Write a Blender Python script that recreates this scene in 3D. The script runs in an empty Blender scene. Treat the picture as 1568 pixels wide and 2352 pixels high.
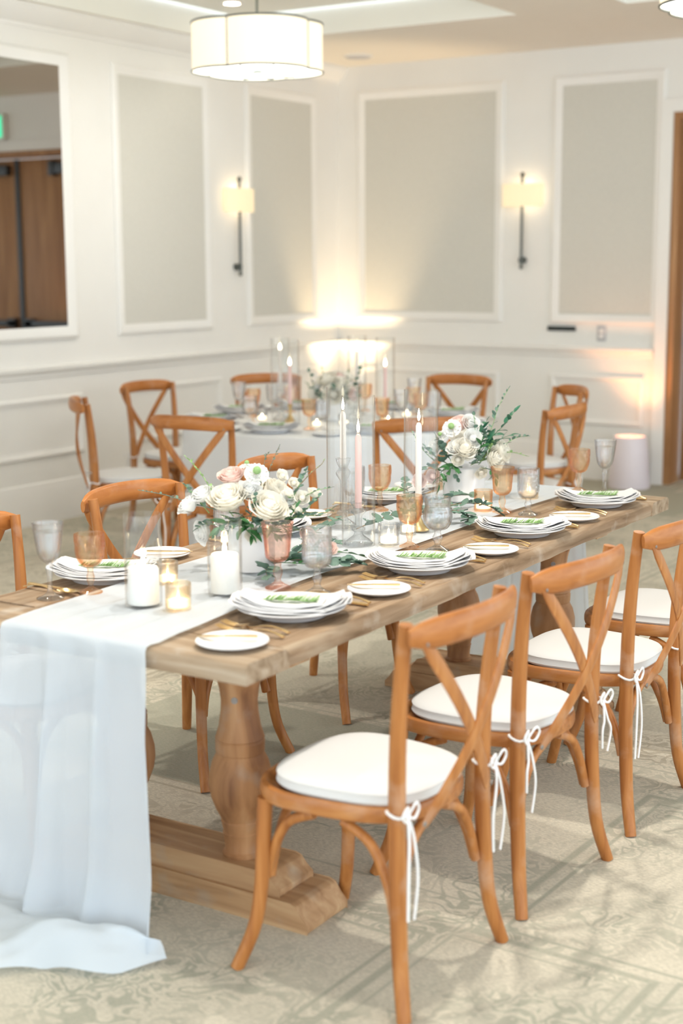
import bpy, bmesh, math, random
from mathutils import Vector, Matrix
random.seed(11)
PI = math.pi
scn = bpy.context.scene
col = scn.collection

# ------------------------------------------------------------------ camera, world, exposure
cam_d = bpy.data.cameras.new('camera'); cam = bpy.data.objects.new('camera', cam_d); col.objects.link(cam)
yaw, pitch, roll = math.radians(-32.192), math.radians(9.788), math.radians(-0.276)
fw = Vector((math.sin(yaw)*math.cos(pitch), math.cos(yaw)*math.cos(pitch), -math.sin(pitch)))
rt = fw.cross(Vector((0, 0, 1))).normalized(); up = rt.cross(fw)
r2 = rt*math.cos(roll)+up*math.sin(roll); u2 = up*math.cos(roll)-rt*math.sin(roll)
cm = Matrix((r2, u2, -fw)).transposed().to_4x4(); cm.translation = (0, 0, 1.67)
cam.matrix_world = cm
cam_d.sensor_fit = 'VERTICAL'; cam_d.sensor_height = 36; cam_d.lens = 36*3350/2352
cam_d.dof.use_dof = True; cam_d.dof.focus_distance = 4.75; cam_d.dof.aperture_fstop = 1.9
cam_d.clip_start = 0.05
scn.camera = cam

w = bpy.data.worlds.new('world'); scn.world = w; w.use_nodes = True
bg = w.node_tree.nodes['Background']; bg.inputs[0].default_value = (0.82, 0.92, 1.0, 1); bg.inputs[1].default_value = 2.1

vs = scn.view_settings
vs.view_transform = 'Standard'; vs.look = 'None'; vs.gamma = 1; vs.use_curve_mapping = False
vs.exposure = 0.46
scn.cycles.transparent_max_bounces = 32; scn.cycles.max_bounces = 10; scn.cycles.transmission_bounces = 10

def spot(loc, power, color, size=math.radians(110), blend=0.6, radius=0.06, direction=(0, 0, -1)):
    d = bpy.data.lights.new('downlight_beam', 'SPOT'); d.energy = power; d.color = color
    d.spot_size = size; d.spot_blend = blend; d.shadow_soft_size = radius
    o = bpy.data.objects.new('downlight_beam', d); col.objects.link(o); o.location = loc
    o.rotation_euler = Vector(direction).to_track_quat('-Z', 'Y').to_euler()
    return o
def point(loc, power, color, radius=0.03):
    d = bpy.data.lights.new('lamp_glow', 'POINT'); d.energy = power; d.color = color; d.shadow_soft_size = radius
    o = bpy.data.objects.new('lamp_glow', d); col.objects.link(o); o.location = loc
    return o
WARM = (1.0, 0.86, 0.68)
DOWNLIGHTS = [(-1.92, 4.00, 3.19), (-1.92, 2.78, 3.19), (-3.95, 3.45, 3.19), (-6.15, 8.40, 3.37), (0.6, 2.2, 3.19)]
DPOW = [108, 70, 70, 3, 20]
for L, P in zip(DOWNLIGHTS, DPOW):
    spot((L[0], L[1], L[2]-0.03), P, (1.0, 0.94, 0.85))

# ------------------------------------------------------------------ materials
def new_mat(name):
    m = bpy.data.materials.new(name); m.use_nodes = True
    nt = m.node_tree; return m, nt, nt.nodes['Principled BSDF']
def plain(name, c, rough=0.5, metal=0.0, noise=0.0, nscale=20, bump=0.0, emit=None, estr=0.0, sheen=0.0):
    m, nt, b = new_mat(name)
    b.inputs['Base Color'].default_value = (*c, 1); b.inputs['Roughness'].default_value = rough; b.inputs['Metallic'].default_value = metal
    if sheen: b.inputs['Sheen Weight'].default_value = sheen
    if emit: b.inputs['Emission Color'].default_value = (*emit, 1); b.inputs['Emission Strength'].default_value = estr
    if noise or bump:
        tc = nt.nodes.new('ShaderNodeTexCoord'); n = nt.nodes.new('ShaderNodeTexNoise')
        n.inputs['Scale'].default_value = nscale; n.inputs['Detail'].default_value = 4
        nt.links.new(tc.outputs['Object'], n.inputs['Vector'])
        if noise:
            cr = nt.nodes.new('ShaderNodeValToRGB'); cr.color_ramp.elements[0].position = 0.3; cr.color_ramp.elements[1].position = 0.7
            cr.color_ramp.elements[0].color = (*[x*(1-noise) for x in c], 1); cr.color_ramp.elements[1].color = (*[min(1, x*(1+noise)) for x in c], 1)
            nt.links.new(n.outputs['Fac'], cr.inputs['Fac']); nt.links.new(cr.outputs['Color'], b.inputs['Base Color'])
        if bump:
            bp = nt.nodes.new('ShaderNodeBump'); bp.inputs['Strength'].default_value = bump; bp.inputs['Distance'].default_value = 0.002
            nt.links.new(n.outputs['Fac'], bp.inputs['Height']); nt.links.new(bp.outputs['Normal'], b.inputs['Normal'])
    return m
def wood(name, cols, scale, rough=0.45, wear=None, wear_amt=0.6, bump=0.25, spec=0.35):
    """grain stretched along the axis with the smallest scale"""
    m, nt, b = new_mat(name)
    N = nt.nodes.new; Lk = nt.links.new
    tc = N('ShaderNodeTexCoord'); mp = N('ShaderNodeMapping'); mp.inputs['Scale'].default_value = scale
    Lk(tc.outputs['Object'], mp.inputs['Vector'])
    n = N('ShaderNodeTexNoise'); n.inputs['Scale'].default_value = 1.0; n.inputs['Detail'].default_value = 7; n.inputs['Distortion'].default_value = 0.6
    Lk(mp.outputs['Vector'], n.inputs['Vector'])
    cr = N('ShaderNodeValToRGB'); e = cr.color_ramp.elements
    e[0].position = 0.28; e[0].color = (*cols[0], 1); e[1].position = 0.72; e[1].color = (*cols[2], 1)
    k = e.new(0.5); k.color = (*cols[1], 1)
    Lk(n.outputs['Fac'], cr.inputs['Fac'])
    out = cr.outputs['Color']
    if wear:
        n2 = N('ShaderNodeTexNoise'); n2.inputs['Scale'].default_value = 9; n2.inputs['Detail'].default_value = 8
        Lk(tc.outputs['Object'], n2.inputs['Vector'])
        c2 = N('ShaderNodeValToRGB'); c2.color_ramp.elements[0].position = 0.56; c2.color_ramp.elements[1].position = 0.72
        c2.color_ramp.elements[0].color = (0, 0, 0, 1); c2.color_ramp.elements[1].color = (wear_amt, wear_amt, wear_amt, 1)
        Lk(n2.outputs['Fac'], c2.inputs['Fac'])
        mx = N('ShaderNodeMix'); mx.data_type = 'RGBA'
        Lk(c2.outputs['Color'], mx.inputs[0]); Lk(out, mx.inputs[6]); mx.inputs[7].default_value = (*wear, 1)
        out = mx.outputs[2]
    Lk(out, b.inputs['Base Color']); b.inputs['Roughness'].default_value = rough; b.inputs['Specular IOR Level'].default_value = spec
    if bump:
        bp = N('ShaderNodeBump'); bp.inputs['Strength'].default_value = bump; bp.inputs['Distance'].default_value = 0.003
        Lk(n.outputs['Fac'], bp.inputs['Height']); Lk(bp.outputs['Normal'], b.inputs['Normal'])
    return m
def thin_glass(name, tint=(1, 1, 1), gloss=0.06, rough=0.0, refr=0.0, ior=1.35, edge=None, start=0.55):
    m = bpy.data.materials.new(name); m.use_nodes = True; nt = m.node_tree; nt.nodes.clear()
    N = nt.nodes.new; Lk = nt.links.new
    o = N('ShaderNodeOutputMaterial'); t = N('ShaderNodeBsdfTransparent'); t.inputs[0].default_value = (*tint, 1)
    g = N('ShaderNodeBsdfGlossy'); g.inputs['Roughness'].default_value = rough
    lw = N('ShaderNodeLayerWeight'); lw.inputs['Blend'].default_value = 0.5
    pw = N('ShaderNodeMath'); pw.operation = 'POWER'; pw.inputs[1].default_value = 3.0; Lk(lw.outputs['Facing'], pw.inputs[0])
    mu = N('ShaderNodeMath'); mu.operation = 'MULTIPLY_ADD'; mu.inputs[1].default_value = 0.45; mu.inputs[2].default_value = gloss; mu.use_clamp = True
    Lk(pw.outputs[0], mu.inputs[0])
    tr = N('ShaderNodeValToRGB'); edge = edge or (tint[0]*0.74, tint[1]*0.68, tint[2]*0.62)
    tr.color_ramp.elements[0].position = start; tr.color_ramp.elements[0].color = (*tint, 1)
    tr.color_ramp.elements[1].position = 1.0; tr.color_ramp.elements[1].color = (*edge, 1)
    Lk(lw.outputs['Facing'], tr.inputs['Fac']); Lk(tr.outputs['Color'], t.inputs[0])
    base = t.outputs[0]
    if refr:
        gl = N('ShaderNodeBsdfGlass'); gl.inputs['Color'].default_value = (*tint, 1); gl.inputs['IOR'].default_value = ior; gl.inputs['Roughness'].default_value = 0.0
        m1 = N('ShaderNodeMixShader'); m1.inputs[0].default_value = refr
        Lk(t.outputs[0], m1.inputs[1]); Lk(gl.outputs[0], m1.inputs[2]); base = m1.outputs[0]
    mx = N('ShaderNodeMixShader'); Lk(mu.outputs[0], mx.inputs[0]); Lk(base, mx.inputs[1]); Lk(g.outputs[0], mx.inputs[2])
    Lk(mx.outputs[0], o.inputs[0]); return m
def cloth(name, c, transl=0.3, transp=0.0, weave=600, bump=0.15):
    m = bpy.data.materials.new(name); m.use_nodes = True; nt = m.node_tree; nt.nodes.clear()
    N = nt.nodes.new; Lk = nt.links.new
    o = N('ShaderNodeOutputMaterial'); d = N('ShaderNodeBsdfDiffuse'); d.inputs[0].default_value = (*c, 1)
    t = N('ShaderNodeBsdfTranslucent'); t.inputs[0].default_value = (*c, 1)
    tc = N('ShaderNodeTexCoord'); n = N('ShaderNodeTexNoise'); n.inputs['Scale'].default_value = weave
    Lk(tc.outputs['Object'], n.inputs['Vector'])
    bp = N('ShaderNodeBump'); bp.inputs['Strength'].default_value = bump; bp.inputs['Distance'].default_value = 0.001
    Lk(n.outputs['Fac'], bp.inputs['Height']); Lk(bp.outputs['Normal'], d.inputs['Normal'])
    mx = N('ShaderNodeMixShader'); mx.inputs[0].default_value = transl
    Lk(d.outputs[0], mx.inputs[1]); Lk(t.outputs[0], mx.inputs[2]); out = mx.outputs[0]
    if transp:
        tr = N('ShaderNodeBsdfTransparent'); m2 = N('ShaderNodeMixShader'); m2.inputs[0].default_value = transp
        Lk(out, m2.inputs[1]); Lk(tr.outputs[0], m2.inputs[2]); out = m2.outputs[0]
    Lk(out, o.inputs[0]); return m
def lamp_shade(name, c, e, strength):
    m, nt, b = new_mat(name)
    b.inputs['Base Color'].default_value = (*c, 1); b.inputs['Roughness'].default_value = 0.9
    tc = nt.nodes.new('ShaderNodeTexCoord'); mp = nt.nodes.new('ShaderNodeMapping'); mp.inputs['Scale'].default_value = (160, 160, 6)
    n = nt.nodes.new('ShaderNodeTexNoise'); n.inputs['Scale'].default_value = 1
    nt.links.new(tc.outputs['Object'], mp.inputs['Vector']); nt.links.new(mp.outputs['Vector'], n.inputs['Vector'])
    cr = nt.nodes.new('ShaderNodeValToRGB'); cr.color_ramp.elements[0].color = (*[x*0.85 for x in e], 1); cr.color_ramp.elements[1].color = (*e, 1)
    nt.links.new(n.outputs['Fac'], cr.inputs['Fac']); nt.links.new(cr.outputs['Color'], b.inputs['Emission Color'])
    b.inputs['Emission Strength'].default_value = strength
    return m
def carpet():
    m, nt, b = new_mat('faded_patchwork_carpet'); N = nt.nodes.new; Lk = nt.links.new
    tc = N('ShaderNodeTexCoord'); mp = N('ShaderNodeMapping'); mp.inputs['Rotation'].default_value = (0, 0, math.radians(2))
    Lk(tc.outputs['Object'], mp.inputs['Vector'])
    # large patches of different faded rug pieces
    vo = N('ShaderNodeTexVoronoi'); vo.distance = 'CHEBYCHEV'; vo.inputs['Scale'].default_value = 0.85; vo.inputs['Randomness'].default_value = 0.55
    Lk(mp.outputs['Vector'], vo.inputs['Vector'])
    sep = N('ShaderNodeSeparateColor'); Lk(vo.outputs['Color'], sep.inputs[0])
    # thin double border lines following the patches
    ln = N('ShaderNodeValToRGB'); le = ln.color_ramp.elements; le[0].color = (0, 0, 0, 1); le[1].color = (0, 0, 0, 1)
    for p0, v0 in ((0.430, 0), (0.434, 1), (0.441, 1), (0.445, 0), (0.470, 0), (0.474, 1), (0.490, 1), (0.494, 0), (0.515, 0), (0.518, 0.8), (0.524, 0.8), (0.527, 0)):
        q = le.new(p0); q.color = (v0, v0, v0, 1)
    Lk(vo.outputs['Distance'], ln.inputs['Fac'])
    # floral scroll motif
    wn = N('ShaderNodeTexNoise'); wn.inputs['Scale'].default_value = 8; wn.inputs['Detail'].default_value = 2; wn.inputs['Distortion'].default_value = 1.2
    Lk(mp.outputs['Vector'], wn.inputs['Vector'])
    wv = N('ShaderNodeMath'); wv.operation = 'MULTIPLY'; wv.inputs[1].default_value = 40; Lk(wn.outputs['Fac'], wv.inputs[0])
    ws = N('ShaderNodeMath'); ws.operation = 'SINE'; Lk(wv.outputs[0], ws.inputs[0])
    # wear: big noise hides the motif
    n1 = N('ShaderNodeTexNoise'); n1.inputs['Scale'].default_value = 2.6; n1.inputs['Detail'].default_value = 6; n1.inputs['Roughness'].default_value = 0.65
    Lk(tc.outputs['Object'], n1.inputs['Vector'])
    wr = N('ShaderNodeMapRange'); wr.inputs[1].default_value = 0.42; wr.inputs[2].default_value = 0.58; Lk(n1.outputs['Fac'], wr.inputs[0])
    n2 = N('ShaderNodeTexNoise'); n2.inputs['Scale'].default_value = 70; n2.inputs['Detail'].default_value = 5; n2.inputs['Roughness'].default_value = 0.8
    mp2 = N('ShaderNodeMapping'); mp2.inputs['Scale'].default_value = (1.0, 2.6, 1); mp2.inputs['Rotation'].default_value = (0, 0, 0.5)
    Lk(tc.outputs['Object'], mp2.inputs['Vector']); Lk(mp2.outputs['Vector'], n2.inputs['Vector'])
    sp = N('ShaderNodeMapRange'); sp.inputs[1].default_value = 0.36; sp.inputs[2].default_value = 0.56; Lk(n2.outputs['Fac'], sp.inputs[0])
    mo = N('ShaderNodeMapRange'); mo.inputs[1].default_value = -0.1; mo.inputs[2].default_value = 0.5; Lk(ws.outputs[0], mo.inputs[0])
    mm = N('ShaderNodeMath'); mm.operation = 'MAXIMUM'; Lk(ln.outputs['Color'], mm.inputs[1])
    m1 = N('ShaderNodeMath'); m1.operation = 'MULTIPLY'; Lk(mo.outputs[0], m1.inputs[0]); Lk(wr.outputs[0], m1.inputs[1]); Lk(m1.outputs[0], mm.inputs[0])
    m2 = N('ShaderNodeMath'); m2.operation = 'MULTIPLY'; Lk(mm.outputs[0], m2.inputs[0]); Lk(sp.outputs[0], m2.inputs[1])
    # base colour per patch
    cr = N('ShaderNodeValToRGB'); e = cr.color_ramp.elements
    e[0].position = 0.0; e[0].color = (0.62, 0.565, 0.46, 1); e[1].position = 1.0; e[1].color = (0.53, 0.49, 0.40, 1)
    k = e.new(0.5); k.color = (0.68, 0.62, 0.51, 1)
    Lk(sep.outputs[0], cr.inputs['Fac'])
    mxs = N('ShaderNodeMix'); mxs.data_type = 'RGBA'; mxs.blend_type = 'MULTIPLY'; mxs.inputs[0].default_value = 1
    sr = N('ShaderNodeValToRGB'); sr.color_ramp.elements[0].position = 0.3; sr.color_ramp.elements[0].color = (0.62, 0.62, 0.62, 1); sr.color_ramp.elements[1].position = 0.6; sr.color_ramp.elements[1].color = (1.08, 1.08, 1.06, 1)
    Lk(n2.outputs['Fac'], sr.inputs['Fac']); Lk(cr.outputs['Color'], mxs.inputs[6]); Lk(sr.outputs['Color'], mxs.inputs[7])
    # second motif colour: grey-green vs warm taupe by patch
    gc = N('ShaderNodeValToRGB'); gc.color_ramp.elements[0].color = (0.25, 0.27, 0.21, 1); gc.color_ramp.elements[1].color = (0.28, 0.235, 0.17, 1)
    gc.color_ramp.elements[0].position = 0.4; gc.color_ramp.elements[1].position = 0.6
    Lk(sep.outputs[1], gc.inputs['Fac'])
    amt = N('ShaderNodeMath'); amt.operation = 'MULTIPLY'; amt.inputs[1].default_value = 0.72; Lk(m2.outputs[0], amt.inputs[0])
    mx = N('ShaderNodeMix'); mx.data_type = 'RGBA'; Lk(amt.outputs[0], mx.inputs[0]); Lk(mxs.outputs[2], mx.inputs[6]); Lk(gc.outputs['Color'], mx.inputs[7])
    Lk(mx.outputs[2], b.inputs['Base Color']); b.inputs['Roughness'].default_value = 0.95
    b.inputs['Specular IOR Level'].default_value = 0.1
    bp = N('ShaderNodeBump'); bp.inputs['Strength'].default_value = 0.4; bp.inputs['Distance'].default_value = 0.004
    Lk(n2.outputs['Fac'], bp.inputs['Height']); Lk(bp.outputs['Normal'], b.inputs['Normal'])
    return m

M = {}
M['carpet'] = carpet()
M['paint'] = plain('warm_white_paint', (0.82, 0.80, 0.76), 0.5, noise=0.015, nscale=3)
M['trim'] = plain('satin_white_trim', (0.83, 0.81, 0.775), 0.5, noise=0.01, nscale=4)
M['ceil'] = plain('ceiling_paint', (0.80, 0.75, 0.67), 0.8, noise=0.015, nscale=2)
M['tray'] = plain('tray_paint', (0.84, 0.83, 0.77), 0.8, noise=0.01, nscale=2)
M['fabric_panel'] = plain('greige_wall_fabric', (0.63, 0.61, 0.55), 0.9, noise=0.05, nscale=120, bump=0.2)
M['chair'] = wood('honey_oak_chair', [(0.31, 0.105, 0.026), (0.43, 0.165, 0.043), (0.53, 0.23, 0.072)], (38, 38, 3), 0.36, wear=(0.60, 0.42, 0.30), wear_amt=0.45)
M['seat_wood'] = wood('honey_oak_seat', [(0.28, 0.10, 0.026), (0.41, 0.155, 0.042), (0.52, 0.23, 0.075)], (5, 38, 38), 0.35, wear=(0.60, 0.42, 0.30), wear_amt=0.3)
M['rail_wood'] = wood('honey_oak_rail', [(0.33, 0.110, 0.026), (0.44, 0.160, 0.040), (0.52, 0.21, 0.062)], (34, 3, 34), 0.32, wear=(0.60, 0.40, 0.27), wear_amt=0.25, bump=0.1)
M['table'] = wood('weathered_table_wood', [(0.17, 0.105, 0.058), (0.32, 0.22, 0.14), (0.43, 0.33, 0.23)], (30, 2.2, 30), 0.8, spec=0.15, wear=(0.52, 0.45, 0.37), wear_amt=0.6, bump=0.5)
M['tablex'] = wood('weathered_end_board', [(0.21, 0.14, 0.085), (0.37, 0.27, 0.18), (0.48, 0.38, 0.28)], (2.2, 30, 30), 0.8, spec=0.15, wear=(0.52, 0.47, 0.41), wear_amt=0.6, bump=0.5)
M['baluster'] = wood('turned_pine', [(0.20, 0.085, 0.036), (0.41, 0.20, 0.085), (0.54, 0.30, 0.145)], (14, 14, 2.5), 0.55, wear=(0.42, 0.33, 0.26), wear_amt=0.5)
M['base_wood'] = wood('trestle_pine', [(0.30, 0.155, 0.07), (0.46, 0.27, 0.135), (0.58, 0.38, 0.21)], (2.5, 25, 25), 0.6, wear=(0.40, 0.34, 0.27), wear_amt=0.5)
M['door'] = wood('door_oak', [(0.28, 0.13, 0.05), (0.38, 0.19, 0.08), (0.46, 0.25, 0.11)], (14, 14, 1.2), 0.4, bump=0.1)
M['cushion'] = cloth('white_cotton_canvas', (0.76, 0.75, 0.735), 0.1, weave=900)
M['cord'] = plain('white_cotton_cord', (0.86, 0.85, 0.84), 0.9, bump=0.3, nscale=300)
M['runner'] = cloth('sheer_white_gauze', (0.81, 0.88, 0.95), 0.35, transp=0.14, weave=500)
M['linen'] = cloth('white_table_linen', (0.86, 0.86, 0.86), 0.1, weave=300)
M['napkin'] = cloth('white_napkin_linen', (0.80, 0.79, 0.79), 0.12, weave=700)
M['china'] = plain('white_china', (0.80, 0.80, 0.81), 0.12, noise=0.01, nscale=10)
M['vase'] = plain('matte_white_ceramic', (0.84, 0.84, 0.85), 0.5, noise=0.01, nscale=14)
M['gold'] = plain('brushed_gold', (0.83, 0.60, 0.30), 0.25, 1.0, noise=0.05, nscale=60)
M['brass'] = plain('aged_brass', (0.66, 0.47, 0.22), 0.35, 1.0, noise=0.12, nscale=40)
M['bolt'] = plain('steel_bolt', (0.30, 0.27, 0.25), 0.4, 0.8, noise=0.1, nscale=90)
M['bronze'] = plain('dark_bronze', (0.10, 0.11, 0.10), 0.4, 0.6, noise=0.1, nscale=40)
M['black'] = plain('black_plastic', (0.012, 0.02, 0.02), 0.4, noise=0.1, nscale=50)
M['grey'] = plain('grey_plastic', (0.50, 0.49, 0.50), 0.4, noise=0.03, nscale=50)
M['closer'] = plain('door_closer_metal', (0.07, 0.075, 0.08), 0.4, 0.5, noise=0.1, nscale=50)
M['silver'] = plain('mirror_silver', (0.50, 0.48, 0.45), 0.015, 1.0, noise=0.004, nscale=3)
M['wax'] = plain('ivory_wax', (0.88, 0.86, 0.82), 0.5, noise=0.01, nscale=12)
M['taper'] = plain('ivory_taper_wax', (0.88, 0.80, 0.74), 0.5, noise=0.01, nscale=12)
M['pink'] = plain('blush_taper_wax', (0.80, 0.52, 0.47), 0.5, noise=0.02, nscale=12)
M['flame'] = plain('candle_flame', (1, 0.8, 0.5), 0.5, emit=(1.0, 0.86, 0.62), estr=14)
M['tea_glow'] = plain('lit_tealight', (1, 0.9, 0.7), 0.5, emit=(1.0, 0.80, 0.52), estr=2.0)
M['shade'] = lamp_shade('linen_lamp_shade', (0.80, 0.74, 0.60), (1.0, 0.87, 0.64), 0.62)
M['diffuser'] = plain('chandelier_diffuser', (0.9, 0.9, 0.85), 0.5, emit=(0.96, 1.0, 0.95), estr=2.2)
M['sconce_shade'] = lamp_shade('sconce_shade', (0.55, 0.46, 0.32), (1.0, 0.80, 0.50), 0.55)
M['bulb'] = plain('lit_bulb', (1, 0.95, 0.85), 0.5, emit=(1.0, 0.90, 0.72), estr=6)
M['exit'] = plain('exit_green', (0.02, 0.5, 0.25), 0.5, emit=(0.03, 0.80, 0.42), estr=1.6)
M['can'] = plain('pink_lit_white_housing', (0.82, 0.74, 0.78), 0.5, noise=0.01, nscale=8)  # white housing; the pinkish light on it is put into this colour
M['clear'] = thin_glass('clear_cut_glass', (0.99, 0.995, 1.0), 0.085, refr=0.12, ior=1.45, edge=(0.64, 0.65, 0.67), start=0.25)
M['amber'] = thin_glass('amber_glass', (1.0, 0.93, 0.84), 0.03, refr=0.12, ior=1.45, edge=(0.97, 0.56, 0.29), start=0.22)
M['peach'] = thin_glass('peach_glass', (1.0, 0.91, 0.87), 0.03, refr=0.12, ior=1.45, edge=(0.97, 0.55, 0.43), start=0.22)
M['chimney'] = thin_glass('chimney_glass', (0.985, 0.99, 0.99), 0.04, refr=0.0, edge=(0.90, 0.86, 0.82), start=0.62)
M['water'] = thin_glass('still_water', (0.98, 0.99, 1.0), 0.05, refr=0.3, ior=1.33)
M['mercury'] = thin_glass('gold_mercury_glass', (1.0, 0.93, 0.82), 0.16, rough=0.2, refr=0.3)
M['petal'] = cloth('ivory_petal', (0.94, 0.91, 0.83), 0.3, weave=60, bump=0.05)
M['white_petal'] = cloth('white_petal', (0.94, 0.94, 0.92), 0.3, weave=60, bump=0.05)
M['blush_petal'] = cloth('blush_petal', (0.92, 0.74, 0.68), 0.3, weave=60, bump=0.05)
M['green'] = plain('green_leaf', (0.045, 0.165, 0.05), 0.45, noise=0.25, nscale=30)
M['sage'] = plain('silver_eucalyptus_leaf', (0.125, 0.215, 0.165), 0.6, noise=0.2, nscale=30)
M['deep'] = plain('deep_green_leaf', (0.03, 0.15, 0.085), 0.35, noise=0.2, nscale=30)
M['fresh'] = plain('fresh_green_bud', (0.26, 0.42, 0.16), 0.6, noise=0.2, nscale=60)
M['rosemary'] = plain('rosemary_needle', (0.30, 0.50, 0.18), 0.7, noise=0.25, nscale=80)
M['twig'] = plain('brown_twig', (0.28, 0.19, 0.11), 0.7, noise=0.2, nscale=60)

# ------------------------------------------------------------------ mesh helpers
class MB:
    def __init__(s): s.v = []; s.f = []
    def add(s, V, F):
        o = len(s.v); s.v += [tuple(p) for p in V]; s.f += [tuple(i+o for i in f) for f in F]; return s
    def box(s, x0, x1, y0, y1, z0, z1):
        return s.add([(x0, y0, z0), (x1, y0, z0), (x1, y1, z0), (x0, y1, z0), (x0, y0, z1), (x1, y0, z1), (x1, y1, z1), (x0, y1, z1)],
                     [(3, 2, 1, 0), (4, 5, 6, 7), (0, 1, 5, 4), (1, 2, 6, 5), (2, 3, 7, 6), (3, 0, 4, 7)])
    def lathe(s, prof, n=24, c=(0, 0, 0), mod=None, a0=0.0):
        V = []; F = []
        for i, (r, z) in enumerate(prof):
            for j in range(n):
                t = a0+2*PI*j/n; rr = r*(mod(t, i, z) if mod else 1)
                V.append((c[0]+rr*math.cos(t), c[1]+rr*math.sin(t), c[2]+z))
        for i in range(len(prof)-1):
            for j in range(n):
                k = (j+1) % n
                F.append((i*n+j, i*n+k, (i+1)*n+k, (i+1)*n+j))
        if prof[0][0] > 1e-6: F.append(tuple(range(n-1, -1, -1)))
        if prof[-1][0] > 1e-6: F.append(tuple((len(prof)-1)*n+j for j in range(n)))
        return s.add(V, F)
    def tube(s, pts, rad, n=8, flat=None, upv=(0, 0, 1), closed=False):
        """sweep along pts; rad a number or list; flat=(a, b) elliptic half sizes: a along side, b along upv-ish"""
        P = [Vector(p) for p in pts]; m = len(P); V = []; F = []
        ref = Vector(upv); prev = None
        for i in range(m):
            t = (P[min(i+1, m-1)]-P[max(i-1, 0)])
            if t.length < 1e-9: t = Vector((0, 0, 1))
            t.normalize()
            if prev is None or flat:
                a = t.cross(ref)
                if a.length < 1e-4: a = t.cross(Vector((1, 0.1, 0)))
            else:
                a = prev-t*prev.dot(t)
                if a.length < 1e-6: a = t.cross(ref)
            a.normalize(); b = a.cross(t); prev = a
            r = rad[i] if isinstance(rad, (list, tuple)) else rad
            ra, rb = (flat[0]*r, flat[1]*r) if flat else (r, r)
            for j in range(n):
                q = 2*PI*j/n+PI/n
                V.append(P[i]+a*(ra*math.cos(q))+b*(rb*math.sin(q)))
        for i in range(m-1):
            for j in range(n):
                k = (j+1) % n
                F.append((i*n+j, i*n+k, (i+1)*n+k, (i+1)*n+j))
        if not closed:
            F.append(tuple(range(n-1, -1, -1))); F.append(tuple((m-1)*n+j for j in range(n)))
        return s.add(V, F)
    def grid(s, nu, nv, fn):
        V = [fn(i/(nu-1), j/(nv-1)) for i in range(nu) for j in range(nv)]
        F = [(i*nv+j, (i+1)*nv+j, (i+1)*nv+j+1, i*nv+j+1) for i in range(nu-1) for j in range(nv-1)]
        return s.add(V, F)
    def prism(s, outline, z0, z1):
        n = len(outline)
        V = [(x, y, z0) for x, y in outline]+[(x, y, z1) for x, y in outline]
        F = [tuple(range(n-1, -1, -1)), tuple(range(n, 2*n))]+[(i, (i+1) % n, n+(i+1) % n, n+i) for i in range(n)]
        return s.add(V, F)
    def mesh(s, name, mat, smooth=True, bevel=0, sharp=38):
        me = bpy.data.meshes.new(name); me.from_pydata(s.v, [], s.f)
        bm = bmesh.new(); bm.from_mesh(me)
        if bevel:
            bmesh.ops.bevel(bm, geom=list(bm.edges), offset=bevel, segments=2, profile=0.6, affect='EDGES')
        bmesh.ops.recalc_face_normals(bm, faces=list(bm.faces))
        bm.to_mesh(me); bm.free()
        me.materials.append(mat)
        if smooth:
            me.polygons.foreach_set('use_smooth', [True]*len(me.polygons)); me.set_sharp_from_angle(angle=math.radians(sharp))
        return me
    def build(s, name, mat, parent=None, loc=None, rot=None, **k):
        return link(name, s.mesh(name, mat, **k), parent, loc, rot)
def link(name, me, parent=None, loc=None, rot=None, scale=None):
    o = bpy.data.objects.new(name, me); col.objects.link(o)
    if parent: o.parent = parent
    if loc: o.location = loc
    if rot is not None: o.rotation_euler = rot
    if scale: o.scale = scale if not isinstance(scale, (int, float)) else (scale,)*3
    return o
def tag(o, label, cat, group=None):
    o['label'] = label; o['category'] = cat
    if group: o['group'] = group
    return o
def thing(name, label, cat, loc=(0, 0, 0), rz=0, group=None):
    o = link(name, None, None, loc, (0, 0, rz)); return tag(o, label, cat, group)
def struct(name, mb, mat, parent=None, **k):
    o = mb.build(name, mat, parent, **k)
    if parent is None: o['kind'] = 'structure'
    return o
def copy_tree(o, parent=None, loc=None, rz=None):
    c = o.copy(); col.objects.link(c); c.parent = parent
    if 'label' in c and parent: del c['label']
    for ch in list(o.children): copy_tree(ch, c)
    if loc is not None: c.location = loc
    if rz is not None: c.rotation_euler = (0, 0, rz)
    return c
def spline(P, k=6):
    P = [Vector(p) for p in P]; out = []
    for i in range(len(P)-1):
        a, b, c, d = P[max(i-1, 0)], P[i], P[i+1], P[min(i+2, len(P)-1)]
        for j in range(k):
            t = j/k
            out.append(0.5*((2*b)+(c-a)*t+(2*a-5*b+4*c-d)*t*t+(3*b-a-3*c+d)*t**3))
    out.append(P[-1]); return out
def lerp(a, b, t): return a+(b-a)*t
def smooth01(t): t = max(0, min(1, t)); return t*t*(3-2*t)

# ------------------------------------------------------------------ room
XL, YB, ZC, ZT = -6.60, 10.45, 3.22, 3.40
struct('floor', MB().box(-6.9, 3.0, -2.5, 10.9, -0.05, 0.0), M['carpet'], smooth=False)
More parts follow.
